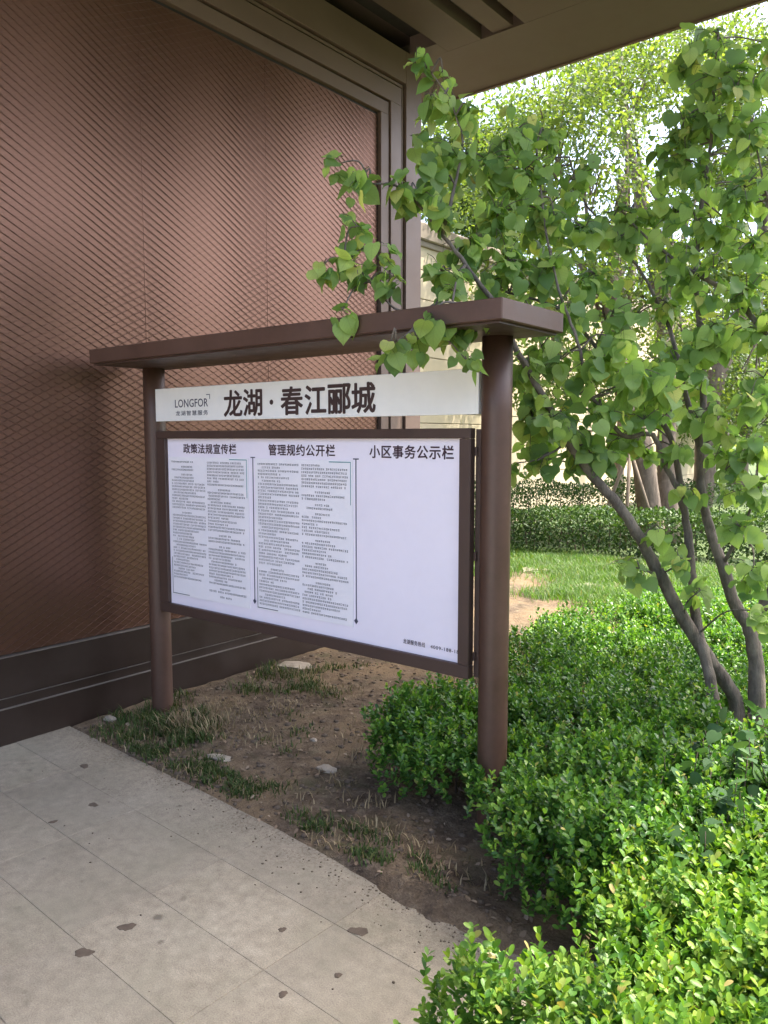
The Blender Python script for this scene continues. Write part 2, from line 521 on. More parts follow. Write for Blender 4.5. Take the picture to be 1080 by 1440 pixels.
for r, yy in enumerate(rows):
    for c in range(-5, 2):
        lx, ly = .6085 * c + .81 - 1.22 + 0.0, yy - 2.115
        # origin of the paving grid: its corner on the edge at x = -1.66 + ...
        ox, oy = -1.665, edge_y(-1.665)
        x = ox + ca * (.6085 * c) - sa * ly
        y = oy + sa * (.6085 * c) + ca * ly
        if x < -4.66: continue
        o = link('paving_slab', random.choice(slab_cache), pavement, None, (x, y, random.uniform(-.0006, .0006)))
        o.rotation_euler = (random.uniform(-.0007, .0007), random.uniform(-.0007, .0007), ROT)

# ------------------------------------------------------------------ gatehouse
WX = -4.04                         # the wall's face
gate = empty('gatehouse', (WX, 5.52, 0))
tag(gate, 'brown gatehouse wall of diamond mesh panels under a deep flat canopy', 'building')
def G(name, mat, *boxes, **k):
    mb = MB()
    for b in boxes: mb.box(*b)
    o = mb.build(name, mat, gate, **k)
    o.matrix_parent_inverse = Matrix.Translation((-WX, -5.52, 0))
    return o
G('wall_core', M['trim'], (WX - 3.5, WX - .06, -4, 5.515, 0, 4.72))
# bronze sheets behind the mesh: each one a shallow fold, so its light changes across the sheet
seams = [-2.06, -1.08, -.10, .88, 1.86, 2.84, 3.82, 5.00]
for y0, y1 in zip(seams[:-1], seams[1:]):
    n = 16
    t = np.linspace(0, 1, n + 1)
    ys = y0 + .0008 + (y1 - y0 - .0016) * t
    xs = WX - .045 + .008 * np.sin(np.clip(t * 1.15, 0, 1) * math.pi) * (1 - t * .4)
    V = np.concatenate([np.stack([xs, ys, np.full(n + 1, .475)], -1), np.stack([xs, ys, np.full(n + 1, 4.135)], -1),
                        np.stack([xs - .012, ys, np.full(n + 1, .475)], -1), np.stack([xs - .012, ys, np.full(n + 1, 4.135)], -1)])
    i = np.arange(n); m = n + 1
    Fq = np.concatenate([np.stack([i, i + 1, m + i + 1, m + i], -1), np.stack([2 * m + i, 3 * m + i, 3 * m + i + 1, 2 * m + i + 1], -1)])
    o = link('backing_sheet', mesh_np('backing_sheet', V, Fq, smooth=True), gate, M['panel'])
    o.matrix_parent_inverse = Matrix.Translation((-WX, -5.52, 0))
    # expanded-metal diamonds in front of it
    cw, ch = .0817, .0215
    ny = int(round((y1 - y0) / cw)); cw = (y1 - y0 - .006) / ny
    nz = int(3.64 / ch)
    vv, ff = [], []
    yy = y0 + .003 + np.arange(2 * ny + 1) * cw / 2
    th = .0008
    for r in range(nz + 1):
        zc = .485 + r * ch
        ph = (np.arange(2 * ny + 1) + r) % 2
        zz = zc + np.where(ph == 0, -1, 1) * ch * .46
        xx = WX - .0360 + np.where(ph == 0, .002, -.002)
        b = len(vv) * (2 * ny + 1)
        front_lo = np.stack([xx + .0015, yy, zz - th], -1); front_hi = np.stack([xx, yy, zz + th], -1)
        back_hi = np.stack([xx - .005, yy, zz + th], -1); back_lo = np.stack([xx - .004, yy, zz - th], -1)
        w = 2 * ny + 1; j = np.arange(w - 1)
        vv += [front_lo, front_hi, back_hi, back_lo]
        for q in range(4):
            a0 = b + q * w + j; a1 = b + ((q + 1) % 4) * w + j
            ff.append(np.stack([a0, a0 + 1, a1 + 1, a1], -1))
    o = link('mesh_screen', mesh_np('mesh_screen', np.concatenate(vv), np.concatenate(ff)), gate, M['strand'])
    o.matrix_parent_inverse = Matrix.Translation((-WX, -5.52, 0))
    if y0 > -2: G('seam_cover', M['panel'], (WX - .046, WX - .0425, y0 - .006, y0 + .006, .478, 4.13))
# plinth with thin pale metal strips
G('plinth', M['plinth'], (WX - .06, WX - .012, -4, 5.40, -.05, .19), (WX - .06, WX - .022, -4, 5.40, .196, .245), (WX - .06, WX - .016, -4, 5.40, .252, .462))
for z, h, d in ((.190, .005, -.008), (.245, .0035, -.014), (.462, .0060, -.012)):
    G('metal_strip', M['strip'], (WX - .05, WX + d, -4, 5.405, z + .0005, z + h))
# stepped frame around the mesh: mullions on the right, rails on top, dark gaps between them
for y0, y1, d in ((5.018, 5.115, -.012), (5.128, 5.236, .0), (5.252, 5.282, -.010), (5.298, 5.520, .012)):
    top = 4.72 if y1 > 5.5 else 4.147 + (y0 - 5.0) - .02
    G('frame_stile', M['trim'], (WX - .06, WX + d, y0, y1, 0, 4.70), b=0) if False else None
lv = [(0.016, .113, -.012), (.127, .262, .0), (.276, .300, -.010), (.312, .520, .012)]
for a0, a1, d in lv:
    zt = 4.140 + a1 if a1 < .5 else 4.70
    mb = MB(); mb.box(WX - .055, WX + d, 5.0 + a0, 5.0 + a1, 0, 4.140 + a0 if a1 < .5 else 4.70, .002)
    o = mb.build('frame_stile', M['trim'], gate); o.matrix_parent_inverse = Matrix.Translation((-WX, -5.52, 0))
    mb = MB(); mb.box(WX - .055, WX + d - .0008, -4, 5.0 + a1 - (.0 if a1 < .5 else .21), 4.140 + a0 + .001, 4.140 + (a1 if a1 < .5 else .56), .002)
    o = mb.build('frame_rail', M['trim'], gate); o.matrix_parent_inverse = Matrix.Translation((-WX, -5.52, 0))
G('frame_gap', M['groove'], (WX - .06, WX - .050, 5.0, 5.515, 0, 4.70), (WX - .06, WX - .0505, -4, 5.0, 4.13, 4.70))
# canopy: soffit boards with dark recesses, above them one slab, round it the fascia
SZ = 4.70; CX1 = 0.30; CY1 = 6.28; CYB = 0.6
canopy = G('canopy', M['soffit'], (WX - 3.4, CX1 - .02, CYB, CY1 - .02, SZ + .17, SZ + .60))
def S(name, mat, *boxes):
    mb = MB()
    for b in boxes: mb.box(*b)
    o = mb.build(name, mat, canopy)
    return o
S('soffit_border', M['soffit'], (WX - 3.4, CX1, 5.52, CY1, SZ, SZ + .168))
for x0, x1, z in ((-3.765, -3.455, SZ), (-3.345, -3.175, SZ + .012), (-3.075, -2.0, SZ), (-1.96, -.6, SZ), (-.56, CX1 - .002, SZ)):
    S('soffit_board', M['soffit'], (x0, x1, CYB, 5.517, z, SZ + .168))
S('soffit_board', M['soffit'], (-4.03, -3.768, 5.36, 5.518, SZ, SZ + .168))
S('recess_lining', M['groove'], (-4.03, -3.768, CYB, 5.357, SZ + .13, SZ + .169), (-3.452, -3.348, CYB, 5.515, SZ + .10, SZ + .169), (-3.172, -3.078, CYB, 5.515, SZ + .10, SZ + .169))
S('fascia', M['trim'], (WX - 3.4, CX1 + .03, CY1, CY1 + .03, SZ - .012, SZ + .62), (CX1, CX1 + .03, CYB, CY1, SZ - .012, SZ + .62))

# ------------------------------------------------------------------ notice board
BY = 2.66
PR = .060
board = empty('notice_board', (-2.71, BY, 0))
tag(board, 'brown two-post notice board with a flat roof and white display panel', 'notice board')
def Bp(o, parent=None):
    if parent is None:
        o.parent = board; o.matrix_parent_inverse = Matrix.Translation((2.71, -BY, 0))
    else:
        o.parent = parent
    return o
for px in (-3.822, -1.598):
    mb = MB()
    zs = [-.15, 0, .3, .7, 1.2, 1.7, 2.002]
    mb.tube([(px, BY + .035, z) for z in zs], PR, 28)
    Bp(mb.build('post', M['post'], smooth=True))
    p = bpy.data.objects[-1] if False else None
for o in [o for o in col.objects if o.name.startswith('post')]:
    o.data.polygons.foreach_set('use_smooth', [len(p.vertices) == 4 for p in o.data.polygons])
mb = MB(); mb.box(-3.905, -1.378, 2.350, 2.810, 2.000, 2.074, .004)
roof = Bp(mb.build('roof', M['post']))
mb = MB(); mb.box(-3.885, -1.398, 2.368, 2.792, 1.992, 1.999)
Bp(mb.build('underside', M['frame']), roof)
mb = MB(); mb.box(-3.7615, -1.6585, BY - .002, BY + .022, 1.696, 1.874, .0015)
sign = Bp(mb.build('name_sign', M['signwhite']))
for x in ():
    mb = MB(); mb.box(x - .012, x + .012, BY + .006, BY + .018, 1.875, 1.991); Bp(mb.build('hanger', M['frame']), sign)
for z in (1.72, 1.85):
    for x in (-3.757, -1.663):
        mb = MB(); mb.box(x - .008, x + .008, BY + .0235, BY + .034, z - .012, z + .012); Bp(mb.build('bracket', M['frame']), sign)
# frame of the display case
F0, F1, FZ0, FZ1 = -3.745, -1.684, .630, 1.642
W0, W1, WZ0, WZ1 = -3.665, -1.737, .684, 1.601
frame_parts = [('frame_rail', (F0, F1, BY - .018, BY + .020, WZ1, FZ1)), ('frame_rail', (F0, F1, BY - .018, BY + .020, FZ0, WZ0)),
               ('frame_stile', (F0, W0, BY - .0175, BY + .0195, WZ0 + .0004, WZ1 - .0004)), ('frame_stile', (W1, F1, BY - .0175, BY + .0195, WZ0 + .0004, WZ1 - .0004))]
for n_, b_ in frame_parts:
    mb = MB(); mb.box(*b_, .0025); Bp(mb.build(n_, M['frame']))
for xa, xb in ((-3.764, F0 - .0012), (F1 + .0012, -1.656)):
    mb = MB(); mb.box(xa, xb, BY + .022, BY + .050, FZ0 + .004, FZ1 - .004); Bp(mb.build('side_bar', M['frame']))
mb = MB(); mb.box(W0 - .01, W1 + .01, BY + .003, BY + .016, WZ0 - .01, WZ1 + .01)
panel = Bp(mb.build('display_panel', M['boardwhite']))
PY = BY + .003
for x, s in ((F0, -1), (F1, 1)):
    for z in (.72, 1.13, 1.55):
        xa, xb = (x - .014, x - .001) if s < 0 else (x + .001, x + .013)
        mb = MB(); mb.box(xa, xb, BY + .012, BY + .036, z - .018, z + .018, .001); Bp(mb.build('bracket', M['frame']))

def text(name, body, x0, x1, z0, z1, y, mat, parent, off=0.0, gap=1.0):
    bold = off * (z1 - z0); off = 0.0
    c = bpy.data.curves.new(name, 'FONT'); c.body = body; c.size = 1.0; c.offset = off; c.space_character = gap
    c.resolution_u = 3
    t = bpy.data.objects.new(name, c); col.objects.link(t)
    bpy.context.view_layer.update()
    me = bpy.data.meshes.new_from_object(t.evaluated_get(bpy.context.evaluated_depsgraph_get()))
    bpy.data.objects.remove(t)
    co = np.empty(len(me.vertices) * 3); me.vertices.foreach_get('co', co); co = co.reshape(-1, 3)
    lo, hi = co.min(0), co.max(0)
    out = np.empty_like(co)
    out[:, 0] = x0 + (co[:, 0] - lo[0]) / (hi[0] - lo[0]) * (x1 - x0)
    out[:, 1] = y
    out[:, 2] = z0 + (co[:, 1] - lo[1]) / (hi[1] - lo[1]) * (z1 - z0)
    # strokes thickened by stacking shifted layers a hair apart
    polys = [tuple(p.vertices) for p in me.polygons]
    V, Fs = [], []
    for k, (dx, dz) in enumerate(((0, 0), (1, 0), (-1, 0), (0, 1), (0, -1), (.7, .7), (-.7, -.7), (.7, -.7), (-.7, .7))):
        W = out.copy(); W[:, 0] += dx * bold; W[:, 2] += dz * bold * .8; W[:, 1] -= k * .00006
        Fs += [tuple(i + k * len(out) for i in p) for p in polys]; V.append(W)
    m2 = bpy.data.meshes.new(name); m2.from_pydata(np.concatenate(V).tolist(), [], Fs); m2.update()
    return link(name, m2, parent, mat)
SY = BY - .0035
def onboard(o): return o
title = [('\u9f99', -3.176, -3.040), ('\u6e56', -3.028, -2.895), ('\u6625', -2.760, -2.618), ('\u6c5f', -2.600, -2.470), ('\u90e6', -2.455, -2.322), ('\u57ce', -2.312, -2.180)]
for ch, a, b in title:
    text('title_lettering', ch, a, b, 1.714, 1.843, SY, M['ink'], sign, .030)
mb = MB(); mb.tube([(-2.8275, SY, 1.776), (-2.8275, SY + .001, 1.776)], .0125, 14); Bp(mb.build('title_lettering', M['ink']), sign)
text('logo_lettering', 'LONGFOR', -3.582, -3.305, 1.768, 1.810, SY, M['ink_blue'], sign, .012, 1.05)
text('logo_lettering', '\u9f99\u6e56\u667a\u6167\u670d\u52a1', -3.578, -3.305, 1.724, 1.750, SY, M['ink_blue'], sign, .006, 1.28)
mb = MB(); mb.box(-3.318, -3.288, SY, SY + .0005, 1.827, 1.831).box(-3.292, -3.288, SY, SY + .0005, 1.806, 1.8268); Bp(mb.build('logo_corner', M['ink_blue']), sign)
text('heading', '\u653f\u7b56\u6cd5\u89c4\u5ba3\u4f20\u680f', -3.525, -3.095, 1.522, 1.573, PY - .0015, M['ink_head'], panel, .026, 1.08)
text('heading', '\u7ba1\u7406\u89c4\u7ea6\u516c\u5f00\u680f', -2.857, -2.420, 1.520, 1.573, PY - .0015, M['ink_head'], panel, .026, 1.08)
text('heading', '\u5c0f\u533a\u4e8b\u52a1\u516c\u793a\u680f', -2.215, -1.775, 1.517, 1.572, PY - .0015, M['ink_head'], panel, .026, 1.10)
text('hotline_print', '\u9f99\u6e56\u670d\u52a1\u70ed\u7ebf', -2.028, -1.912, .720, .741, PY - .0015, M['ink_head'], panel, .006, 1.15)
text('hotline_print', '4009-188-18', -1.884, -1.742, .722, .737, PY - .0015, M['ink_head'], panel, .006, 1.15)
for x, zt, zb in ((-2.972, 1.505, .783), (-2.295, 1.508, .779)):
    mb = MB(); y = PY - .0022
    mb.box(x - .0022, x + .0022, y, y + .002, zb, zt)
    mb.box(x - .016, x + .016, y, y + .002, zt, zt + .005)
    mb.add([(x, y - .0004, zb + .014), (x + .012, y - .0004, zb), (x, y - .0004, zb - .016), (x - .012, y - .0004, zb)], [(0, 1, 2, 3)])
    Bp(mb.build('printed_divider', M['ink_blue'], recalc=False), panel)

# two posted sheets of small print: every mark is a stroke of its own
def sheet(label, x0, x1, z0, z1, paras, seed, corner_r):
    r = random.Random(seed)
    root = tag(empty('posted_notice', ((x0 + x1) / 2, PY - .002, z0)), label, 'notice', 'posted notices')
    inv = Matrix.Translation((-(x0 + x1) / 2, -(PY - .002), -z0))
    y = PY - .003
    n = 12
    bx = np.linspace(x0, x1, n + 1)
    V = []
    for zz in (z0, z1):
        for k, xx in enumerate(bx):
            V.append((xx, y - .0004 * math.sin(k / n * math.pi * 2) - .0008, zz))
    for zz in (z0, z1):
        for xx in bx: V.append((xx, PY - .0012, zz))
    m = n + 1; i = np.arange(n)
    Fq = np.concatenate([np.stack([i, i + 1, m + i + 1, m + i], -1), np.stack([m + i, m + i + 1, 3 * m + i + 1, 3 * m + i], -1),
                         np.stack([2 * m + i, 2 * m + i + 1, i + 1, i], -1), np.array([[0, m, 3 * m, 2 * m], [n, 2 * m + n, 3 * m + n, m + n]])])
    o = link('paper', mesh_np('paper', V, Fq, smooth=False), root, M['paper']); o.matrix_parent_inverse = inv
    mb = MB(); yy = y - .0026
    for c, rows in enumerate(paras):
        w = (x1 - x0)
        cx0 = x0 + w * (.035 if c == 0 else .505); cx1 = x0 + w * (.475 if c == 0 else .955)
        z = z1 - .022
        while z > z0 + rows[0]:
            kind = r.random()
            ind = 0.0; end = 1.0
            if kind < .12: ind = .05 + .1 * r.random(); end = .5 + .3 * r.random()
            elif kind < .42: end = .35 + .6 * r.random()
            elif kind < .47: z -= .010; ind = .3; end = .62
            x = cx0 + (cx1 - cx0) * ind; xe = cx0 + (cx1 - cx0) * end
            h = .0092
            while x < xe - .006:
                wch = .0088 + r.random() * .0012
                if r.random() < .055: x += wch; continue
                # two bars and two uprights, unequal: reads as a small character
                a = r.random(); t = .0013
                zz = z - h * (.05 + .25 * r.random()); mb.add([(x, yy, zz), (x + wch * .9, yy, zz), (x + wch * .9, yy, zz + t), (x, yy, zz + t)], [(0, 1, 2, 3)])
                zz = z - h * (.55 + .4 * r.random()); mb.add([(x, yy, zz), (x + wch * .9, yy, zz), (x + wch * .9, yy, zz + t), (x, yy, zz + t)], [(0, 1, 2, 3)])
                xx = x + wch * (.1 + .3 * r.random()); mb.add([(xx, yy, z - h), (xx + t, yy, z - h), (xx + t, yy, z), (xx, yy, z)], [(0, 1, 2, 3)])
                if a < .75:
                    xx = x + wch * (.5 + .35 * r.random()); mb.add([(xx, yy, z - h), (xx + t, yy, z - h), (xx + t, yy, z - h * .1), (xx, yy, z - h * .1)], [(0, 1, 2, 3)])
                x += wch * 1.28
            z -= .0164
    o = mb.build('small_print', M['ink_small'], root, recalc=False); o.matrix_parent_inverse = inv
    mb = MB(); t = .004; w = x1 - x0
    xr = x1 - .010
    mb.box(x0 + w * .78, xr, yy, yy + .0006, z1 - .010, z1 - .006).box(xr - .003, xr, yy, yy + .0006, z1 - .20, z1 - .0101)
    o = mb.build('corner_rule', M['teal'], root); o.matrix_parent_inverse = inv
    mb = MB()
    mb.box(x0 + .008, x0 + .011, yy, yy + .0006, z0 + .0101, z0 + .21).box(x0 + .008, x0 + w * .24, yy, yy + .0006, z0 + .0065, z0 + .010)
    o = mb.build('corner_rule', M['ink_blue'], root); o.matrix_parent_inverse = inv
sheet('left printed notice of two text columns under the first heading', -3.650, -3.004, .738, 1.502, [(.105,), (.030,)], 3, 1)
sheet('right printed notice of two text columns under the middle heading', -2.955, -2.312, .748, 1.503, [(.030,), (.018,)], 5, 1)

# ------------------------------------------------------------------ leaves
def heart():
    half = [(.0, .0), (.17, -.085), (.36, -.03), (.50, .16), (.50, .38), (.40, .60), (.23, .80), (.08, .95)]
    mid = [(0, .0), (0, .2), (0, .4), (0, .6), (0, .8), (0, 1.06)]
    V = []; 
    def z(x, y): return .12 * abs(x) - .16 * (y - .3) ** 2 + .06 * math.sin(y * 7 + abs(x) * 5) * abs(x)
    for x, y in mid: V.append((x, y, z(x, y)))
    for s in (1, -1):
        for x, y in half[1:]: V.append((s * x, y, z(x, y)))
    F3 = []; F4 = []
    for s in (0, 1):
        o = 6 + s * 7
        tri = [(0, o + 0, o + 1), (0, o + 1, 1), (1, o + 1, o + 2), (1, o + 2, 2), (2, o + 2, o + 3), (2, o + 3, o + 4), (2, o + 4, 3), (3, o + 4, o + 5), (3, o + 5, 4), (4, o + 5, o + 6), (4, o + 6, 5)]
        F3 += [t if s == 0 else t[::-1] for t in tri]
    V = np.array(V)
    uv = np.stack([V[:, 0] + .5, V[:, 1]], -1)
    return V, np.array(F3), uv
def oval(n=3):
    """blunt oval leaf, folded along the midrib; length 1"""
    ys = np.array([0, .24, .60, .90, 1.0]) if n == 3 else np.array([0, .34, .80, 1.0])
    w = np.array([0, .20, .285, .19, 0]) if n == 3 else np.array([0, .24, .25, 0])
    V = [(0, 0, 0)]
    for y, a in zip(ys[1:-1], w[1:-1]):
        V += [(-a, y, .30 * a - .10 * y * y), (0, y, -.10 * y * y), (a, y, .30 * a - .10 * y * y)]
    V.append((0, 1, -.10))
    k = len(V) - 1
    T, Q = [(0, 2, 1), (0, 3, 2)], []
    for i in range(n - 1):
        a = 1 + 3 * i
        Q += [(a, a + 1, a + 4, a + 3), (a + 1, a + 2, a + 5, a + 4)]
    a = 1 + 3 * (n - 1)
    T += [(a, a + 1, k), (a + 1, a + 2, k)]
    V = np.array(V, float)
    return V, np.array(T), np.array(Q).reshape(-1, 4)

def frames(tip, nrm):
    """orthonormal axes: y = towards the tip, z = upper face"""
    t = tip / np.linalg.norm(tip, axis=1)[:, None]
    n = nrm - t * np.sum(nrm * t, 1)[:, None]
    n /= np.linalg.norm(n, axis=1)[:, None] + 1e-9
    x = np.cross(t, n)
    return np.stack([x, t, n], -1)          # columns

def place(V, faces, pos, fr, size, uv=None):
    n, k = len(pos), len(V)
    W = np.einsum('nij,kj->nki', fr, V) * size[:, None, None] + pos[:, None, :]
    off = (np.arange(n) * k)[:, None, None]
    fs = [(f[None] + off).reshape(-1, f.shape[1]) for f in faces if len(f)]
    u = np.tile(uv, (n, 1)) if uv is not None else None
    return W.reshape(-1, 3), fs, u

def rnd_unit(n):
    v = rng.normal(size=(n, 3)); return v / np.linalg.norm(v, axis=1)[:, None]

HV, HF, HUV = heart()

# ------------------------------------------------------------------ the redbud in front
red = tag(empty('redbud_tree', (-.93, 4.02, 0)), 'multi-stemmed tree with heart-shaped leaves reaching over the notice board roof', 'tree')
RED_INV = Matrix.Translation((.93, -4.02, 0))
def br(px, r0, r1, per=5, n=9):
    P = np.array([np.append(at(x, y, d), 0) for x, y, d in px])
    P[:, 3] = r1 + (r0 - r1) * (1 - np.linspace(0, 1, len(P))) ** 1.35
    Q = spline(P, per)
    Q[:, :3] += (rng.random((len(Q), 3)) - .5) * .006
    return Q
B = {}
base = (1040, 1060, 3.72)
stems = {
 'left': ([base, (1034, 985, 3.72), (1003, 935, 3.68), (962, 872, 3.62), (928, 808, 3.58), (900, 758, 3.54), (868, 708, 3.50), (832, 668, 3.47), (800, 622, 3.45), (770, 570, 3.42), (742, 520, 3.38), (715, 470, 3.32), (690, 420, 3.28), (655, 372, 3.24), (622, 330, 3.22), (590, 290, 3.2), (560, 262, 3.16), (520, 258, 3.12)], .052, .005),
 'low': ([(1012, 1050, 3.60), (1004, 985, 3.60), (992, 925, 3.62), (978, 868, 3.66), (972, 800, 3.70), (966, 740, 3.74), (958, 700, 3.75), (952, 655, 3.74), (940, 610, 3.72), (905, 560, 3.70), (868, 520, 3.66), (830, 478, 3.62), (800, 440, 3.58), (760, 424, 3.52), (705, 408, 3.44)], .040, .007),
 'main': ([(1066, 1060, 3.70), (1064, 985, 3.70), (1062, 920, 3.70), (1052, 880, 3.70), (1034, 850, 3.70), (1016, 795, 3.70), (1000, 750, 3.70), (988, 700, 3.70), (985, 640, 3.70), (990, 560, 3.68), (985, 470, 3.66), (978, 390, 3.64), (985, 300, 3.62), (1000, 200, 3.58), (1005, 110, 3.55), (1010, 40, 3.52)], .058, .006),
 'right': ([(1052, 885, 3.70), (1078, 845, 3.66), (1110, 780, 3.60), (1130, 700, 3.55), (1125, 600, 3.50), (1100, 510, 3.48), (1062, 452, 3.50), (1028, 412, 3.54), (990, 392, 3.60), (950, 366, 3.66), (905, 330, 3.72), (870, 290, 3.75)], .040, .006),
 'mid': ([(985, 705, 3.70), (964, 702, 3.66), (938, 660, 3.60), (918, 612, 3.56), (880, 614, 3.50), (848, 580, 3.46), (828, 545, 3.42), (812, 480, 3.40), (790, 420, 3.38), (770, 340, 3.42), (760, 260, 3.46), (752, 190, 3.5)], .022, .005),
 'fork': ([(985, 640, 3.70), (966, 560, 3.72), (956, 510, 3.74), (938, 455, 3.76), (918, 412, 3.78), (900, 380, 3.80), (860, 330, 3.80), (820, 280, 3.76), (800, 220, 3.72)], .020, .005),
 'over': ([(715, 470, 3.32), (690, 445, 3.15), (660, 430, 3.02), (630, 425, 2.94), (600, 440, 2.88), (572, 470, 2.84), (548, 485, 2.82)], .011, .003),
 'wallside': ([(655, 372, 3.24), (620, 420, 3.20), (590, 438, 3.17), (560, 436, 3.15), (532, 410, 3.12), (500, 375, 3.10), (470, 362, 3.08)], .012, .003),
 'top': ([(622, 330, 3.22), (640, 260, 3.28), (650, 200, 3.32), (632, 140, 3.32), (600, 95, 3.32)], .012, .003),
 'rightup': ([(1125, 600, 3.50), (1115, 480, 3.40), (1095, 350, 3.38), (1070, 240, 3.40), (1050, 140, 3.45)], .018, .004),
 'lowright': ([(1016, 795, 3.70), (1045, 740, 3.56), (1062, 690, 3.46), (1068, 620, 3.40)], .014, .004),
 'thin': ([(928, 808, 3.58), (900, 800, 3.50), (872, 790, 3.46)], .010, .003),
 'thin2': ([(800, 622, 3.45), (770, 640, 3.40), (745, 650, 3.42)], .009, .003),
 'thin3': ([(832, 560, 3.45), (870, 548, 3.38), (905, 540, 3.34)], .009, .003),
}
nodes = []
for k, (pts, r0, r1) in stems.items():
    Q = br(pts, r0 * .72, r1 * .8); B[k] = Q
    mb = MB(); mb.tube(Q[:, :3], Q[:, 3] * (1 + .10 * (rng.random(len(Q)) - .5)), 10 if r0 > .03 else 7)
    o = mb.build('trunk' if r0 > .035 else 'branch', M['bark'], red, smooth=True, recalc=False); o.matrix_parent_inverse = RED_INV
    nodes.append(Q[3:])
nodes = np.concatenate(nodes)

clusters = [ # px, py, rx, ry, depth
 (468, 232, 20, 14, 3.10), (505, 258, 30, 24, 3.10), (560, 258, 34, 28, 3.14), (590, 275, 30, 24, 3.18), (502, 318, 24, 26, 3.06), (455, 372, 16, 18, 3.06), (500, 375, 34, 24, 3.08), (530, 350, 20, 20, 3.1), (482, 435, 20, 9, 3.0), (555, 392, 34, 24, 3.12),
 (585, 88, 14, 12, 3.30), (622, 100, 24, 18, 3.30), (618, 142, 34, 24, 3.3), (660, 160, 34, 28, 3.35), (640, 215, 40, 36, 3.36), (612, 250, 28, 30, 3.28), (685, 225, 40, 40, 3.4), (618, 300, 26, 28, 3.2),
 (720, 190, 40, 40, 3.5), (765, 190, 45, 40, 3.55), (735, 250, 50, 45, 3.48), (700, 300, 50, 45, 3.4), (765, 300, 50, 45, 3.5), (660, 340, 40, 40, 3.28), (805, 255, 40, 45, 3.6), (820, 320, 50, 45, 3.62), (715, 365, 50, 36, 3.36), (775, 370, 50, 40, 3.46), (620, 380, 34, 30, 3.14),
 (605, 452, 26, 20, 2.86), (640, 470, 34, 18, 2.84), (672, 440, 20, 22, 2.86), (548, 488, 26, 12, 2.82), (585, 478, 18, 14, 2.84), (655, 505, 22, 14, 2.84), (640, 410, 24, 18, 3.0),
 (835, 385, 45, 36, 3.62), (870, 340, 34, 34, 3.74), (800, 440, 40, 36, 3.5), (750, 440, 30, 24, 3.4), (860, 440, 36, 30, 3.5), (870, 478, 28, 22, 3.34), (838, 505, 40, 32, 3.36), (885, 520, 44, 34, 3.32), (935, 545, 30, 26, 3.36), (790, 505, 30, 34, 3.44), (745, 520, 32, 42, 3.46), (748, 585, 32, 40, 3.46), (790, 590, 40, 36, 3.46), (768, 640, 34, 26, 3.44), (812, 640, 34, 24, 3.46), (848, 580, 34, 34, 3.4), (905, 590, 36, 30, 3.44), (850, 645, 26, 20, 3.5),
 (1005, 45, 36, 26, 3.52), (975, 85, 40, 24, 3.56), (1010, 105, 44, 36, 3.52), (1055, 110, 40, 45, 3.46), (960, 175, 36, 34, 3.62), (1000, 170, 44, 40, 3.56), (1055, 185, 40, 45, 3.42), (945, 235, 30, 30, 3.7), (985, 245, 44, 40, 3.6), (1045, 265, 45, 45, 3.42), (950, 300, 40, 34, 3.7), (1000, 320, 44, 40, 3.6), (1060, 340, 40, 45, 3.4), (925, 345, 34, 28, 3.72), (965, 375, 36, 26, 3.66), (890, 300, 28, 24, 3.76), (1050, 410, 44, 36, 3.42), (1000, 420, 30, 24, 3.58), (1075, 470, 30, 36, 3.4), (935, 425, 24, 22, 3.7), (1020, 480, 34, 24, 3.5),
 (1055, 560, 40, 24, 3.38), (1010, 580, 34, 24, 3.46), (1060, 620, 40, 34, 3.36), (1020, 660, 36, 26, 3.44), (1062, 690, 36, 36, 3.36), (950, 640, 30, 26, 3.56), (1040, 740, 36, 26, 3.4), (960, 690, 24, 18, 3.6), (955, 790, 34, 22, 3.5), (880, 792, 30, 14, 3.46), (1060, 800, 34, 34, 3.36), (905, 815, 26, 16, 3.46), (1075, 860, 24, 30, 3.3), (985, 830, 24, 20, 3.48), (930, 745, 22, 16, 3.5),
]
crown_outline = [(600, 140), (680, 150), (760, 150), (830, 200), (860, 300), (925, 290), (930, 190), (950, 120), (985, 40), (1030, 20), (1090, 60), (1090, 640), (1000, 640), (960, 560), (900, 640), (760, 680), (715, 630), (715, 480), (640, 420), (600, 330)]
def in_poly(x, y, poly):
    c = False
    for (x0, y0), (x1, y1) in zip(poly, poly[1:] + poly[:1]):
        if (y0 > y) != (y1 > y) and x < (x1 - x0) * (y - y0) / (y1 - y0) + x0: c = not c
    return c
k = 0
while k < 85:
    x, y = rng.uniform(590, 1090), rng.uniform(20, 690)
    if in_poly(x, y, crown_outline):
        clusters.append((x, y, rng.uniform(18, 36), rng.uniform(16, 32), rng.uniform(3.35, 4.25))); k += 1
lp, lt, ln, ls = [], [], [], []
twig = MB(); pet = MB()
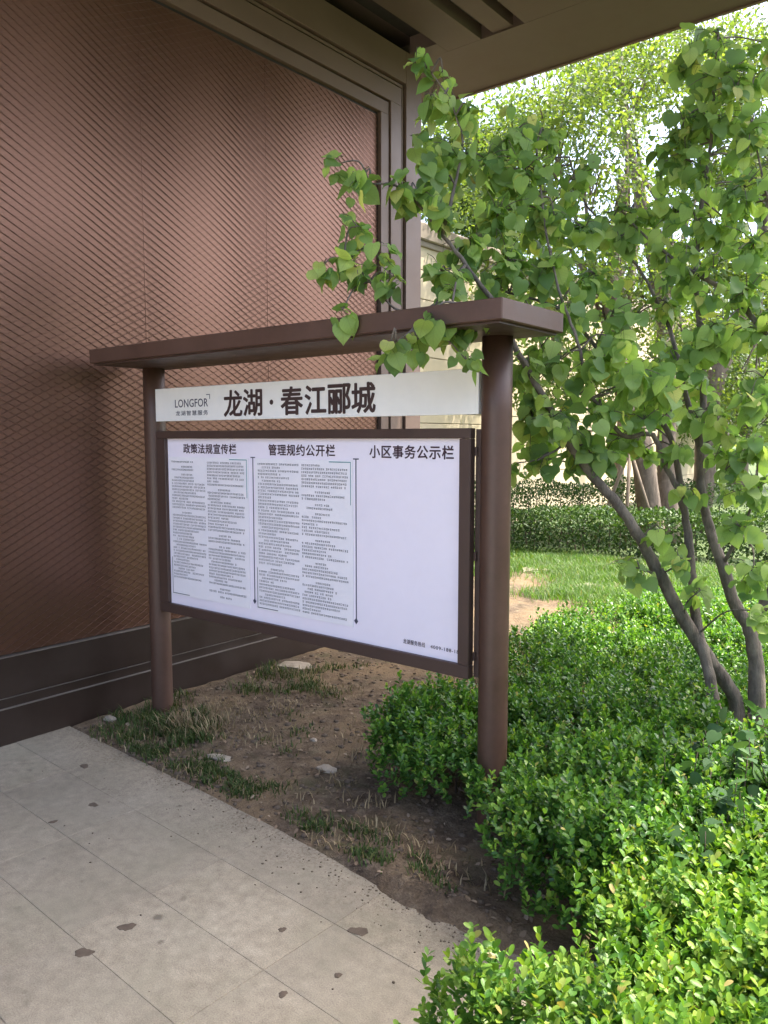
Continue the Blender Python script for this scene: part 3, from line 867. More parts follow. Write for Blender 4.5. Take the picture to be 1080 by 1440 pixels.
for (x, y, rx, ry, d) in clusters:
    c = at(x, y, d)
    i = np.argmin(np.linalg.norm(nodes[:, :3] - c, axis=1) + .15 * rng.random(len(nodes)))
    a = nodes[i, :3]
    rw, rh = rx / FPX * d, ry / FPX * d
    rd = (rw + rh) * .55 + .05
    if np.linalg.norm(c - a) > .03:
        midp = (a + c) / 2 + np.array([0, 0, .03]) + (rng.random(3) - .5) * .05
        twig.tube(spline([a, midp, c], 4), np.linspace(.0048, .0026, 9), 5)
    area = rx * ry * math.pi
    nl = max(9, int(area / 430 * 3.5))
    nt_ = max(2, nl // 5)
    left = nl
    for k in range(nt_):
        u = rnd_unit(1)[0]; rr = rng.random() ** .4
        e = c + (RIGHT * u[0] * rw + np.array([0, 0, 1]) * u[1] * rh + _fw * u[2] * rd) * rr * 1.25
        q = spline([c, (c + e) / 2 + np.array([0, 0, .015]), e], 3)
        twig.tube(q, np.linspace(.0025, .0012, len(q)), 4)
        m = left // (nt_ - k); left -= m
        for j in range(m):
            t = (j + .6) / m
            p = c + (e - c) * t
            side = np.cross(e - c, rnd_unit(1)[0]); side /= np.linalg.norm(side) + 1e-9
            s = (.034 + .044 * rng.random() ** .9) * (1.3 if (d < 3.4 and x > 790 and 440 < y < 620) or rng.random() < .06 else 1.0)
            pl = .02 + .03 * rng.random()
            b0 = p + side * pl * .8 + np.array([0, 0, -.3 * pl])
            tip = side * .55 + np.array([0, 0, -.75]) + rnd_unit(1)[0] * .55
            # blades turn their upper faces outwards, up and to the light that comes in under the canopy
            nrm = side * .35 + np.array([0, 0, .75]) - _fw * .45 + rnd_unit(1)[0] * .75
            lp.append(b0); lt.append(tip); ln.append(nrm); ls.append(s)
            pet.tube([p, (p + b0) / 2 + np.array([0, 0, .004]), b0], [.0011, .0009, .0009], 3, False)
lp, lt, ln, ls = map(np.array, (lp, lt, ln, ls))
fr = frames(lt, ln)
o = twig.build('twigs', M['bark'], red, smooth=True, recalc=False); o.matrix_parent_inverse = RED_INV; o['kind'] = 'stuff'
o = pet.build('petioles', M['grass'], red, recalc=False); o.matrix_parent_inverse = RED_INV; o['kind'] = 'stuff'
dist = (lp - CAM) @ FWD
inview = np.abs((lp - CAM) @ RIGHT / dist * FPX) < 560
score = np.where(inview, ls / dist, 0)
order = np.argsort(-score)
top, rest = order[:300], order[300:]
variants = []
for k in range(4):
    V = HV.copy()
    V[:, 2] += (.10 * np.sin(V[:, 1] * (3 + k) + k) - .05) + .12 * (k - 1.5) * V[:, 0] ** 2
    V[:, 0] *= (1.0, .93, 1.08, .98)[k]
    variants.append(V)
vm = [mesh_np('leaf', V, HF, HUV, smooth=True) for V in variants]
for m_ in vm: m_.materials.append(M['redbud'])
for i in top:
    o = link('leaf', vm[int(rng.integers(4))], red)
    T = Matrix.Identity(4)
    for a in range(3):
        for b in range(3): T[a][b] = fr[i][a][b] * ls[i]
        T[a][3] = lp[i][a] - (-.93, 4.02, 0)[a]
    o.matrix_local = T
vs, fs, us, off = [], [], [], 0
for k in range(4):
    sel = rest[k::4]
    W, f, u = place(variants[k], [HF], lp[sel], fr[sel], ls[sel], HUV)
    vs.append(W); fs.append(f[0] + off); us.append(u); off += len(W)
o = link('foliage', mesh_np('foliage', np.concatenate(vs), np.concatenate(fs), np.concatenate(us), smooth=True), red, M['redbud'])
o.matrix_parent_inverse = RED_INV; o['kind'] = 'stuff'

# ------------------------------------------------------------------ boxwood shrubs
OV, OT, OQ = oval(3)
OV2, OT2, OQ2 = oval(2)
shrubs = [ # cx, cy, a, b, h, density, new growth, label
 (-1.98, 3.00, .38, .50, .37, 1000, 0, 'clipped boxwood at the left of the right post, under the board'),
 (-1.48, 3.05, .58, .62, .37, 1000, 0, 'clipped boxwood growing round the foot of the right post'),
 (-.95, 2.60, .56, .60, .43, 1300, 1, 'boxwood bulging over the bare soil at the paving corner'),
 (-.44, 1.38, .64, .56, .42, 1500, 2, 'bright lime boxwood nearest the camera, leaning over the paving'),
 (-.06, 2.15, .95, .90, .45, 1400, 2, 'bright boxwood at the lower right corner, behind the nearest one'),
 (-.60, 3.12, .95, .85, .42, 1100, 1, 'boxwood in front of the tree, right of the right post'),
 (-1.62, 3.85, .78, .80, .36, 800, 0, 'dark boxwood behind the right post'),
 (.05, 3.05, .55, .60, .45, 900, 0, 'boxwood at the right edge, in front of the tree'),
 (-2.14, 4.6, .60, .80, .33, 700, 0, 'boxwood beside the sunlit bare patch, behind the board'),
 (-1.30, 4.75, .80, .85, .36, 700, 0, 'boxwood left of the tree foot'),
 (-.42, 4.45, .80, .82, .40, 700, 0, 'boxwood round the tree foot'),
 (-2.30, 5.55, .66, .75, .30, 600, 0, 'boxwood bordering the small lawn'),
 (-1.45, 5.80, .95, .85, .34, 600, 0, 'boxwood behind the leaning left stem'),
 (-.35, 5.70, .75, .80, .38, 600, 0, 'boxwood behind the tree foot'),
 (-1.9, 6.8, .85, .7, .32, 450, 0, 'farthest boxwood of the bed, towards the lawn'),
 (-.4, 7.2, 1.0, .9, .36, 400, 0, 'boxwood at the far right of the bed'),
]
def inside(i, P):
    cx, cy, a, b, h = shrubs[i][:5]
    return ((P[:, 0] - cx) / a) ** 2 + ((P[:, 1] - cy) / b) ** 2 + (np.maximum(P[:, 2], 0) / h) ** 2.6
for si, (cx, cy, a, b, h, dens, new, lab) in enumerate(shrubs):
    root = tag(empty('boxwood_shrub', (cx, cy, 0)), lab, 'shrub', 'clipped boxwood bed')
    inv = Matrix.Translation((-cx, -cy, 0))
    area = math.pi * a * b * (1 + 1.3 * h / max(a, b))
    n = int(area * dens * 1.6)
    # points in a shell under a lumpy superellipsoid
    u = rng.random(n) * 2 * math.pi; w = rng.random(n) ** .8
    zc = 1 - w                                   # 1 top .. 0 ground
    el = np.arccos(np.clip(w, 0, 1))
    rad = np.cos(el) ** .6; zz = np.sin(el) ** .45
    shell = 1 - .34 * rng.random(n) ** 1.7
    lump = .62 + .70 * fbm(cx + np.cos(u) * a * rad, cy + np.sin(u) * b * rad, 4.0, 40, 3) + .10 * (rng.random(n) ** 3)
    P = np.stack([cx + np.cos(u) * a * rad * shell * (lump * .5 + .5), cy + np.sin(u) * b * rad * shell * (lump * .5 + .5), h * zz * shell * lump + .02], -1)
    out = np.stack([np.cos(u) * rad / a, np.sin(u) * rad / b, zz * 1.4 / h], -1)
    out /= np.linalg.norm(out, axis=1)[:, None]
    keep = np.ones(n, bool)
    for j in range(len(shrubs)):
        if j != si: keep &= inside(j, P) > .45
    for px in (-1.598,):
        keep &= (P[:, 0] - px) ** 2 + (P[:, 1] - BY - .035) ** 2 > .075 ** 2
    keep &= P[:, 1] > edge_y(P[:, 0]) - .25 - 3 * (new == 2)
    hole = fbm(P[:, 0] + P[:, 2], P[:, 1] - P[:, 2], 9.0, 77, 2)
    keep &= rng.random(n) < np.clip((hole - .26) * 5, .06, 1)
    P = P[keep]; out = out[keep]; n = len(P)
    P = P + out * (np.where(rng.random(n) < .16, .085 * rng.random(n), 0))[:, None]
    ax = out * .7 + np.array([0, 0, .75]) + rnd_unit(n) * .62
    ax /= np.linalg.norm(ax, axis=1)[:, None]
    # every sprig: opposite pairs of leaves along a short shoot
    npair = 5 if dens > 650 else 4
    ll = (.0265 if dens > 650 else .032)
    if new == 2: ll = .0275
    pos, tip, nrm, siz = [], [], [], []
    base_r = rnd_unit(n)
    s1 = np.cross(ax, base_r); s1 /= np.linalg.norm(s1, axis=1)[:, None]
    s2 = np.cross(ax, s1)
    SL = ll * 3.0
    for k in range(npair):
        t = (k + .5) / npair
        ang = (k % 2) * math.pi / 2 + rng.normal(size=n) * .3
        sd = s1 * np.cos(ang)[:, None] + s2 * np.sin(ang)[:, None]
        for sg in (1, -1):
            pos.append(P - ax * (SL * (1 - t))[..., None] if False else P - ax * (SL * (1 - t)))
            spread = .95 - .55 * t
            tip.append(sd * sg * spread + ax * (1 - spread * .55) + rng.normal(size=(n, 3)) * .16)
            nrm.append(ax * .9 - sd * sg * .45 + rng.normal(size=(n, 3)) * .22)
            siz.append(ll * (1.05 - .35 * abs(t - .45)) * (.8 + .4 * rng.random(n)))
    pos = np.concatenate(pos); tip = np.concatenate(tip); nrm = np.concatenate(nrm); siz = np.concatenate(siz)
    fr = frames(tip, nrm)
    near = dens >= 1300
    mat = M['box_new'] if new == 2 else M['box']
    ov, ot, oq = (OV, OT, OQ) if dens >= 1000 else (OV2, OT2, OQ2)
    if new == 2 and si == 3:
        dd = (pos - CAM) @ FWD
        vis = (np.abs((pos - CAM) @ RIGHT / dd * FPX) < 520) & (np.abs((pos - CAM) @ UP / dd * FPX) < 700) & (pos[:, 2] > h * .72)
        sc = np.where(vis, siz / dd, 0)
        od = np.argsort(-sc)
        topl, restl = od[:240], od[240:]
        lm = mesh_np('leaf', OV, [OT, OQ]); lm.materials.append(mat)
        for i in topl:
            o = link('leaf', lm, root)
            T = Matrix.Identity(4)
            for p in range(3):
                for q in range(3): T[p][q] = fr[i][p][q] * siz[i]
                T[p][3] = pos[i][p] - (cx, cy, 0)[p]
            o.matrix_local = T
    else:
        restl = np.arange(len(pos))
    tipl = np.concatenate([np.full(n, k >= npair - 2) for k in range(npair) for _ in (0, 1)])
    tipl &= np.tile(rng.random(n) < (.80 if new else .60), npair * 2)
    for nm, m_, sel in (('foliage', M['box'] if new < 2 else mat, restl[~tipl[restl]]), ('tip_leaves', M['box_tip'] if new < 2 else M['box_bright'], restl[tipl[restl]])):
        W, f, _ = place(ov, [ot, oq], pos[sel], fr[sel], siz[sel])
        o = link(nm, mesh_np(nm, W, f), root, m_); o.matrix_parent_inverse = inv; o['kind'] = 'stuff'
    # woody stems from the ground
    mb = MB()
    for k in range(26):
        t = random.uniform(0, 2 * math.pi); r = random.random() ** .5
        e = np.array([cx + math.cos(t) * a * r * .85, cy + math.sin(t) * b * r * .85, h * (.9 - .4 * r)])
        g0 = np.array([cx + math.cos(t) * a * r * .35, cy + math.sin(t) * b * r * .35, -.02])
        q = spline([g0, (g0 + e) / 2 + np.array([0, 0, .05]) + (rng.random(3) - .5) * .06, e], 4)
        mb.tube(q, np.linspace(.006, .002, len(q)), 5)
    o = mb.build('stems', M['twig'], root, smooth=True, recalc=False); o.matrix_parent_inverse = inv; o['kind'] = 'stuff'

# suckers of the tree: big dark leaves at the right edge
suck = tag(empty('leafy_sapling', (-.62, 3.52, 0)), 'dark broad-leaved shoots at the right edge in front of the tree foot', 'plant')
sp_, st_, sn_, ss_ = [], [], [], []
mb = MB()
for k in range(110):
    gx, gy = -.70 + rng.normal() * .15, 3.05 + rng.normal() * .30
    hgt = .38 + .13 * rng.random()
    e = np.array([gx + rng.normal() * .06, gy + rng.normal() * .06, hgt])
    q = spline([(gx, gy, 0), ((gx + e[0]) / 2 + .01, (gy + e[1]) / 2, hgt / 2), e], 4)
    mb.tube(q, np.linspace(.004, .0015, len(q)), 5)
    for j in range(9):
        t = .45 + .55 * j / 8
        p = q[min(int(t * (len(q) - 1)), len(q) - 1)]
        a = j * 2.4 + k; sd = np.array([math.cos(a), math.sin(a), 0])
        sp_.append(p + sd * .015); st_.append(sd + np.array([0, 0, -.1]) + rng.normal(size=3) * .45); sn_.append(np.array([0, 0, .7]) + sd * .5 + rng.normal(size=3) * .5); ss_.append(.038 + .026 * rng.random())
inv = Matrix.Translation((.62, -3.52, 0))
o = mb.build('stems', M['twig'], suck, smooth=True, recalc=False); o.matrix_parent_inverse = inv; o['kind'] = 'stuff'
ov = OV.copy(); ov[:, 0] *= 1.35
sp_, st_, sn_, ss_ = map(np.array, (sp_, st_, sn_, ss_))
W, f, _ = place(HV, [HF], sp_, frames(st_, sn_), ss_)
o = link('foliage', mesh_np('foliage', W, f), suck, M['sucker']); o.matrix_parent_inverse = inv; o['kind'] = 'stuff'

# ------------------------------------------------------------------ background: hedge, cream wall, trees
def leafmass(n, fn, size, mat, name, root, inv, V=OV2, T=OT2, Q=OQ2, droop=0.0):
    P, O = fn(n)
    n = len(P)
    tip = O * .6 + rnd_unit(n) * .9 + np.array([0, 0, .2 - droop])
    nrm = O * .5 + np.array([0, 0, .6]) + rnd_unit(n) * .7
    W, f, _ = place(V, [T, Q], P, frames(tip, nrm), size * (.7 + .6 * rng.random(n)))
    o = link(name, mesh_np(name, W, f), root, mat); o.matrix_parent_inverse = inv; o['kind'] = 'stuff'
    return o

def hedge_row(label, x0, y0, x1, y1, half, h, n, seed, size=.045):
    root = tag(empty('clipped_hedge', ((x0 + x1) / 2, (y0 + y1) / 2, 0)), label, 'hedge')
    inv = Matrix.Translation((-(x0 + x1) / 2, -(y0 + y1) / 2, 0))
    d = np.array([x1 - x0, y1 - y0]); L = np.linalg.norm(d); d = d / L; p = np.array([-d[1], d[0]])
    def fn(n):
        s = rng.random(n) * (L + half) - half / 2
        u = rng.random(n) * 2 - 1
        z = rng.random(n)
        face = rng.random(n)
        top = face < .5
        sh = 1 - .25 * rng.random(n) ** 2
        uu = np.where(top, u, np.sign(u)) * sh; zz = np.where(top, 1, z) * sh
        lump = .80 + .42 * fbm(s, uu * half + seed, 2.2, seed, 3)
        P = np.stack([x0 + d[0] * s + p[0] * uu * half * lump, y0 + d[1] * s + p[1] * uu * half * lump, zz * h * lump * (1 - .22 * np.abs(uu) ** 3)], -1)
        O = np.stack([p[0] * uu * (~top), p[1] * uu * (~top), top * 1.0 + .2], -1)
        return P, O / (np.linalg.norm(O, axis=1)[:, None] + 1e-9)
    leafmass(n, fn, size, M['hedge'], 'foliage', root, inv)
    mb = MB()
    for k in range(int(L * 7)):
        s = (k + .5) / 7; q = np.array([x0 + d[0] * s, y0 + d[1] * s]) + p * random.uniform(-.6, .6) * half
        mb.tube([(q[0], q[1], -.05), (q[0] + random.uniform(-.1, .1), q[1] + random.uniform(-.1, .1), h * .8)], [.012, .005], 5)
    o = mb.build('stems', M['twig'], root, recalc=False); o.matrix_parent_inverse = inv; o['kind'] = 'stuff'
    return root
hedge_row('low clipped hedge at the back of the sunlit lawn', -5.9, 9.85, -1.8, 11.35, .55, .62, 17000, 3)
hedge_row('taller dark hedge along the foot of the cream wall', -6.75, 10.6, -4.2, 14.8, .6, .88, 14000, 9)

hedge_row('unseen tall hedge, added to darken the reflection in the bronze wall', 2.75, -5.0, 2.75, 8.0, .5, 2.75, 60000, 21, .07)  # added out of view so the lower wall has something dark to reflect

cw = empty('cream_wall', (-7.5, 18, 0)); tag(cw, 'cream rendered wall with scored courses and a projecting coping', 'wall')
CWI = Matrix.Translation((7.5, -18, 0))
def CW(name, mat, *boxes, parent=None, b=0.0):
    mb = MB()
    for q in boxes: mb.box(*q, b)
    o = mb.build(name, mat, parent or cw); o.matrix_parent_inverse = CWI
    return o
CW('wall_core', M['joint'], (-8.5, -7.52, 6.0, 26, -.1, 4.69))
zc = [0, .55, .95, 1.40, 1.85, 2.02, 2.45, 2.9, 3.35, 3.8, 4.25, 4.69]
for z0, z1 in zip(zc[:-1], zc[1:]):
    CW('course', M['cream'], (-7.54, -7.50 + .006 * random.random(), 6.0, 26, z0 + .007, z1 - .007), b=.004)
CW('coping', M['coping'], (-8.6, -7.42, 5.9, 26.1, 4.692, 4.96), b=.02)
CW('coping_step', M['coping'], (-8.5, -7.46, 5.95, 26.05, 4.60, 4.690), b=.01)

def bg_tree(name, label, base, trunk, r0, r1, crowns, nleaf, leaf, mat, limbs=5, group='trees behind the hedge', seed=0):
    root = tag(empty(name, base), label, 'tree', group)
    inv = Matrix.Translation((-base[0], -base[1], -base[2]))
    Q = np.array([(*p, 0) for p in [base] + trunk], float)
    Q[:, 3] = np.linspace(r0, r1, len(Q)); Q[0, 2] -= .1
    Q = spline(Q, 5)
    Q[:, :3] += (rng.random((len(Q), 3)) - .5) * r0 * .25
    mb = MB(); mb.tube(Q[:, :3], Q[:, 3], 10)
    o = mb.build('trunk', M['bark2'], root, smooth=True, recalc=False); o.matrix_parent_inverse = inv
    mb = MB()
    for (c, r) in crowns:
        c = np.array(c); i = int(len(Q) * random.uniform(.45, .95))
        a = Q[i, :3]
        q = spline([a, (a + c) / 2 + np.array([0, 0, .25]) + rnd_unit(1)[0] * .2, c], 5)
        mb.tube(q, np.linspace(min(r1 * .8, .05), .012, len(q)), 6)
        for k in range(limbs):
            e = c + rnd_unit(1)[0] * np.array(r) * .9
            q = spline([c + (a - c) * .3 * random.random(), (c + e) / 2 + np.array([0, 0, .1]), e], 4)
            mb.tube(q, np.linspace(.014, .005, len(q)), 4)
    o = mb.build('limbs', M['bark2'], root, smooth=True, recalc=False); o.matrix_parent_inverse = inv
    vol = np.array([np.prod(r) ** .67 for c, r in crowns]); vol = vol / vol.sum()
    def fn(n):
        Ps, Os = [], []
        for (c, r), w in zip(crowns, vol):
            m = int(n * w); k = max(4, m // 42)
            # leaves hang in sprays, with open air between the sprays
            sc = np.array(c) + rnd_unit(k) * (rng.random((k, 1)) ** .45) * np.array(r)
            P = sc[rng.integers(k, size=m)] + rng.normal(size=(m, 3)) * np.array([.15, .15, .10]) * (1 + leaf * 4)
            O = P - np.array(c); O /= np.linalg.norm(O, axis=1)[:, None]
            Ps.append(P); Os.append(O)
        return np.concatenate(Ps), np.concatenate(Os)
    leafmass(nleaf, fn, leaf, mat, 'crown', root, inv, droop=.5)
    return root

def A(x, y, d): return tuple(at(x, y, d))
def GA(x, d):
    p = at(x, 700, d); return (p[0], p[1], 0.0)
bg_tree('locust_tree', 'leaning tree whose thick trunk rises left out of the hedge', GA(922, 12.2), [A(905, 640, 12.1), A(886, 580, 12.0), A(868, 500, 11.9), A(862, 380, 11.8), A(875, 250, 11.7)], .19, .07,
        [(A(820, 230, 11.5), (1.3, 1.2, .9)), (A(760, 160, 11.3), (1.1, 1.1, .7)), (A(880, 130, 12), (1.2, 1.2, .8)), (A(700, 260, 12.5), (1.0, 1.0, .8)), (A(780, 430, 11.2), (.8, .8, .7)), (A(845, 350, 11.0), (.7, .7, .6)), (A(750, 540, 12.6), (.7, .7, .5)), (A(820, 520, 12.4), (.8, .8, .6)), (A(700, 420, 13.5), (.8, .8, .6))], 16000, .072, M['locust'])
bg_tree('locust_tree', 'straighter trunk standing just right of the leaning trunk', GA(945, 12.6), [A(936, 640, 12.6), A(940, 560, 12.6), A(930, 420, 12.7), A(905, 300, 12.8), A(880, 180, 12.9), A(870, 80, 13)], .17, .05,
        [(A(840, 60, 13), (1.3, 1.2, .8)), (A(950, 100, 13), (1.2, 1.2, .9)), (A(905, 420, 13.4), (.9, .9, .6)), (A(1000, 250, 13.5), (1.1, 1.1, .8)), (A(960, 480, 12.2), (.8, .8, .6)), (A(880, 560, 13.4), (.8, .8, .5)), (A(930, 360, 12.4), (.8, .8, .6))], 12000, .072, M['locust'])
bg_tree('locust_tree', 'tree with a trunk slanting to the upper right at the right edge', GA(985, 14.0), [A(1000, 560, 14), A(1022, 490, 14), A(1050, 420, 14), A(1075, 300, 14), A(1085, 160, 14)], .20, .07,
        [(A(1070, 200, 14), (1.4, 1.3, 1.0)), (A(1040, 80, 14), (1.4, 1.3, .8)), (A(1080, 400, 15), (1.3, 1.2, .9)), (A(990, 480, 15), (.9, .9, .6)), (A(1060, 560, 14), (1.0, 1.0, .5)), (A(1010, 380, 13.4), (1, 1, .7))], 22000, .078, M['locust'])
bg_tree('slender_tree', 'slender pale trunk seen against the bright sky gap', GA(868, 17.5), [A(876, 560, 17.5), A(884, 420, 17.5), A(896, 300, 17.5), A(880, 170, 17.5), A(872, 40, 17.5)], .12, .04,
        [(A(820, 120, 17.5), (1.4, 1.3, .9)), (A(740, 330, 18), (1.4, 1.4, 1.1)), (A(930, 30, 17.5), (1.4, 1.3, .9))], 6000, .08, M['locust'])
bg_tree('wall_tree', 'lime-lit tree rising above the cream wall behind the gatehouse corner', GA(690, 19.5), [A(690, 500, 19.5), A(680, 380, 19.5), A(670, 280, 19.5), A(660, 180, 19.5)], .16, .05,
        [(A(640, 290, 19.5), (1.1, 1.2, .9)), (A(700, 300, 20), (1.6, 1.4, 1.2)), (A(640, 200, 20.5), (1.0, 1.2, .9)), (A(720, 200, 20), (1.4, 1.3, 1.0))], 20000, .095, M['locust'])
far = [(800, 25, 470, 2.2, 'yellow-green tree far behind, over the cream wall', ), (930, 27, 500, 2.3, 'far tree between the two dark trunks',), (1040, 22, 520, 2.2, 'lime-green tree low at the right edge',), (1130, 26, 430, 2.8, 'big far tree leaving the frame at the right',), (880, 32, 420, 2.6, 'farthest pale tree in the sky gap',)]
for px, d, py, r, lab in far:
    bg_tree('far_tree', lab, GA(px, d), [A(px + 4, 600, d), A(px - 6, py, d), A(px, py - 60, d)], .2, .07,
            [(A(px, py, d), (r, r, r * .6)), (A(px - 40, py + 50, d), (r * .8, r * .8, r * .55)), (A(px + 45, py + 40, d), (r * .8, r * .8, r * .55))], 14000, .105, M['fartree'])

# pole tripod propping the young trunk
prop = tag(empty('tree_prop', GA(880, 11.6)), 'wooden pole tripod propping the trunk beside the hedge', 'tree prop')
g = GA(880, 11.6); inv = Matrix.Translation((-g[0], -g[1], 0))
apex = at(886, 632, 11.7)
for dx, dy in ((-.55, .1), (.05, -.1), (.42, .35)):
    mb = MB(); f0 = np.array([g[0] + dx, g[1] + dy, -.03]); e = apex + (apex - f0) * .10
    mb.tube([f0, (f0 + e) / 2, e], .028, 8); o = mb.build('pole', M['prop'], prop, smooth=True, recalc=False); o.matrix_parent_inverse = inv

# ------------------------------------------------------------------ grass, litter, stones, clods
def blades(name, spots, mat):
    """spots: (x, y, rx, ry, n, height)"""
    P, Hh = [], []
    for x, y, rx, ry, n, h in spots:
        q = rng.normal(size=(n, 2)) * .5
        P.append(np.stack([x + q[:, 0] * rx, y + q[:, 1] * ry], -1)); Hh.append(h * (.5 + .8 * rng.random(n)))
    P = np.concatenate(P); Hh = np.concatenate(Hh)
    k = (P[:, 0] > WX + .03) | (P[:, 1] > 5.65)
    k &= P[:, 1] > edge_y(P[:, 0]) - .03
    P = P[k]; Hh = Hh[k]; n = len(P)
    z = soil_z(P[:, 0], P[:, 1])
    z = np.where(P[:, 1] < edge_y(P[:, 0]), np.maximum(z, .0), z)
    a = rng.random(n) * 2 * math.pi
    d = np.stack([np.cos(a), np.sin(a)], -1); w = .0022 + .0012 * rng.random(n)
    lean = (.25 + 1.3 * rng.random(n)) * Hh * .9
    s = np.stack([-d[:, 1], d[:, 0]], -1) * w[:, None]
    b = np.concatenate([P, (z - .004)[:, None]], 1)
    m = np.concatenate([P + d * (lean * .35)[:, None], (z + Hh * .6)[:, None]], 1)
    t = np.concatenate([P + d * lean[:, None], (z + Hh)[:, None]], 1)
    S3 = np.concatenate([s, np.zeros((n, 1))], 1)
    V = np.stack([b - S3, b + S3, m + S3 * .8, m - S3 * .8, t], 1).reshape(-1, 3)
    i = (np.arange(n) * 5)[:, None]
    me = mesh_np(name, V, [i + np.array([[0, 1, 2, 3]]), i + np.array([[3, 2, 4]])])
    return link(name, me, None, mat)
lawn = []
for k in range(330):
    x = -6.3 + 4.4 * rng.random(); y = 7.0 + 2.9 * rng.random()
    if fbm(np.array(x), np.array(y), 1.1, 55, 3) > .60 + .10 * (y - 8.0): continue
    lawn.append((x, y, .30, .24, 230, .080))
tag(blades('lawn_grass', lawn, M['grass']), 'sunlit bright green grass in front of the clipped hedge', 'grass', kind='stuff')
edge = []
for cx_, m_ in ((-3.45, 9), (-3.0, 12), (-2.7, 9), (-2.2, 4), (-1.95, 7), (-1.75, 3)):
    for k in range(m_):
        x = cx_ + rng.normal() * .12
        edge.append((x, edge_y(x) + .03 + abs(rng.normal()) * .09, .08, .05, 60, .026))
for k in range(26):
    edge.append((-3.62 + rng.normal() * .20, 2.58 + rng.normal() * .13, .10, .09, 90, .042))
for k in range(16):
    edge.append((-3.65 + rng.normal() * .20, 3.45 + rng.normal() * .22, .12, .10, 70, .038))
for k in range(18):
    edge.append((-3.1 + rng.normal() * .5, 3.0 + rng.normal() * .5, .08, .08, 30, .026))
tag(blades('verge_grass', edge, M['verge']), 'thin weedy grass along the paving edge and round the left post', 'grass', kind='stuff')

straw = []
for k in range(22):
    straw.append((-3.25 + rng.normal() * .35, 2.95 + rng.normal() * .35, .14, .12, 40, .03))
for k in range(12):
    straw.append((-2.05 + rng.normal() * .3, 2.36 + rng.normal() * .10, .12, .07, 30, .03))
for k in range(10):
    straw.append((-3.45 + rng.normal() * .12, 2.62 + rng.normal() * .08, .08, .07, 30, .075))
tag(blades('dry_grass', straw, M['straw']), 'withered straw-coloured grass on the bare soil', 'grass', kind='stuff')

# dry leaves and crumbs of soil
n = 1500
lx = -4.0 + 2.9 * rng.random(n); ly = edge_y(lx) - .02 + 2.3 * rng.random(n) ** 1.2
P = np.stack([lx, ly, soil_z(lx, ly) + .006], -1)
W, f, _ = place(OV, [OT, OQ], P, frames(rnd_unit(n) * np.array([1, 1, .25]), np.array([0, 0, 1.0]) + rng.normal(size=(n, 3)) * .4), .010 + .022 * rng.random(n))
tag(link('leaf_litter', mesh_np('leaf_litter', W, f), None, M['dry']), 'small dry leaves scattered over the bare soil', 'leaf litter', kind='stuff')

def lump(seed, sub=1):
    import bmesh
    bm = bmesh.new(); bmesh.ops.create_icosphere(bm, subdivisions=sub, radius=1)
    r = random.Random(seed)
    for v in bm.verts: v.co *= .72 + .5 * r.random()
    V = np.array([v.co[:] for v in bm.verts]); Fm = np.array([[l.index for l in q.verts] for q in bm.faces]); bm.free()
    return V, Fm
vs, fs, off = [], [], 0
def scatter(n, fn, smin, smax, flat=.55):
    global off
    for k in range(6):
        V, Fm = lump(k)
        m = n // 6
        P = fn(m); s = smin + (smax - smin) * rng.random(m) ** 3
        a = rng.random(m) * 6.28
        c, sn = np.cos(a), np.sin(a)
        Rm = np.zeros((m, 3, 3)); Rm[:, 0, 0] = c; Rm[:, 0, 1] = -sn; Rm[:, 1, 0] = sn; Rm[:, 1, 1] = c * .8; Rm[:, 2, 2] = flat
        W, f, _ = place(V, [Fm], P, Rm, s)
        vs.append(W); fs.append(f[0] + off); off += len(W)
def soilpts(m):
    x = -3.95 + 2.8 * rng.random(m); y = edge_y(x) + 2.2 * rng.random(m) ** 1.3
    return np.stack([x, y, soil_z(x, y)], -1)
def pavepts(m):
    x = np.where(rng.random(m) < .6, -1.45 + rng.normal(size=m) * .28, -3.2 + 2.0 * rng.random(m))
    y = edge_y(x) - np.abs(rng.normal(size=m)) * .13 * (.5 + fbm(x, x * 0, 4, 9))
    return np.stack([x, y, np.maximum(soil_z(x, y), 0) + .001], -1)
def farpave(m):
    x = -3.6 + 2.5 * rng.random(m); y = edge_y(x) - .9 * rng.random(m) ** 1.6
    return np.stack([x, y, np.full(m, .0015)], -1)
scatter(2600, soilpts, .003, .022)
scatter(700, pavepts, .0008, .0055)
scatter(90, farpave, .001, .006)
tag(link('soil_crumbs', mesh_np('soil_crumbs', np.concatenate(vs), np.concatenate(fs), smooth=True), None, M['mud']), 'dark crumbs of soil scattered over earth and paving edge', 'soil', kind='stuff')

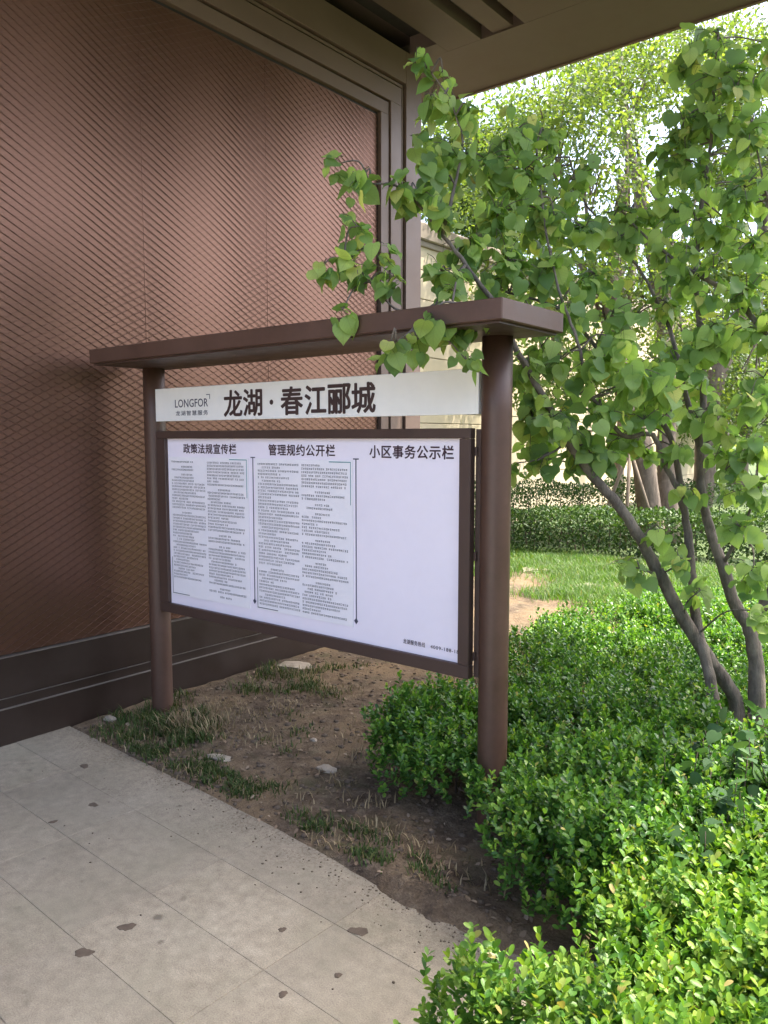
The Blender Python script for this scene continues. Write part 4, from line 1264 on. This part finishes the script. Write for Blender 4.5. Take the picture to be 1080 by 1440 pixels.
def stone(label, x, y, sx, sy, sz, seed, mat, name='stone', rz=0.0, cat='stone'):
    V, Fm = lump(seed, 2 if name == 'stone' else 3)
    if name != 'stone':
        V /= np.linalg.norm(V, axis=1)[:, None]
        an = np.arctan2(V[:, 1], V[:, 0])
        k_ = 1 + .16 * np.sin(2 * an + seed) + .12 * np.sin(3 * an + seed * 2.1) + .08 * np.sin(7 * an + seed * .7)
        V[:, :2] *= k_[:, None]
    V = V * np.array([sx, sy, sz])
    c, s = math.cos(rz), math.sin(rz)
    V = V @ np.array([[c, s, 0], [-s, c, 0], [0, 0, 1]])
    z = max(float(soil_z(np.array([x]), np.array([y]))[0]), 0.0)
    o = link(name, mesh_np(name, V, Fm, smooth=(name != 'stone')), None, mat, (x, y, z + sz * .25))
    return tag(o, label, cat)
stone('flat pale slab of stone at the back of the bare soil', -3.86, 3.80, .13, .085, .022, 1, M['stone'], rz=.5)
stone('pale flat stone in the weeds near the left post', -3.02, 2.45, .075, .03, .014, 2, M['stone'], rz=.3)
stone('grey broken stone in the middle of the bare soil', -2.50, 2.68, .055, .035, .016, 3, M['stone'], rz=.1)
stone('white sunlit stone at the lawn edge', -3.55, 7.84, .19, .13, .035, 4, M['stone'], rz=.9)
stone('flat sunlit stone among the lawn grass', -4.43, 8.46, .22, .14, .030, 5, M['stone'], rz=.4)
stone('small pale pebble on the bare soil', -2.78, 2.88, .022, .016, .012, 6, M['stone'])
stone('chipped stone against the plinth at the paving corner', -3.93, 2.42, .045, .03, .022, 7, M['stone'])
spots = [(-1.59, 1.85, .030, 'largest round mud blot on the paving, near the soil'), (-2.20, 1.39, .026, 'mud blot beside a paving joint'), (-2.19, 1.23, .028, 'mud blot nearest the bottom left of the paving'), (-1.79, 1.70, .014, 'small mud blot left of the largest one'),
         (-1.50, 1.65, .013, 'small mud blot below the largest one'), (-1.57, 1.49, .015, 'small mud blot near the bottom edge of the paving'), (-3.49, 2.00, .026, 'flat mud blot on the paving near the far corner'), (-3.07, 1.61, .016, 'small mud blot at the left edge of the paving'), (-3.08, 1.80, .022, 'crumbly mud blot left of the paving centre')]
for k, (x, y, r, lab) in enumerate(spots):
    stone(lab, x, y, r, r * .8, .0022, 20 + k, M['mud'], 'mud_blot', random.random() * 3, 'mud')
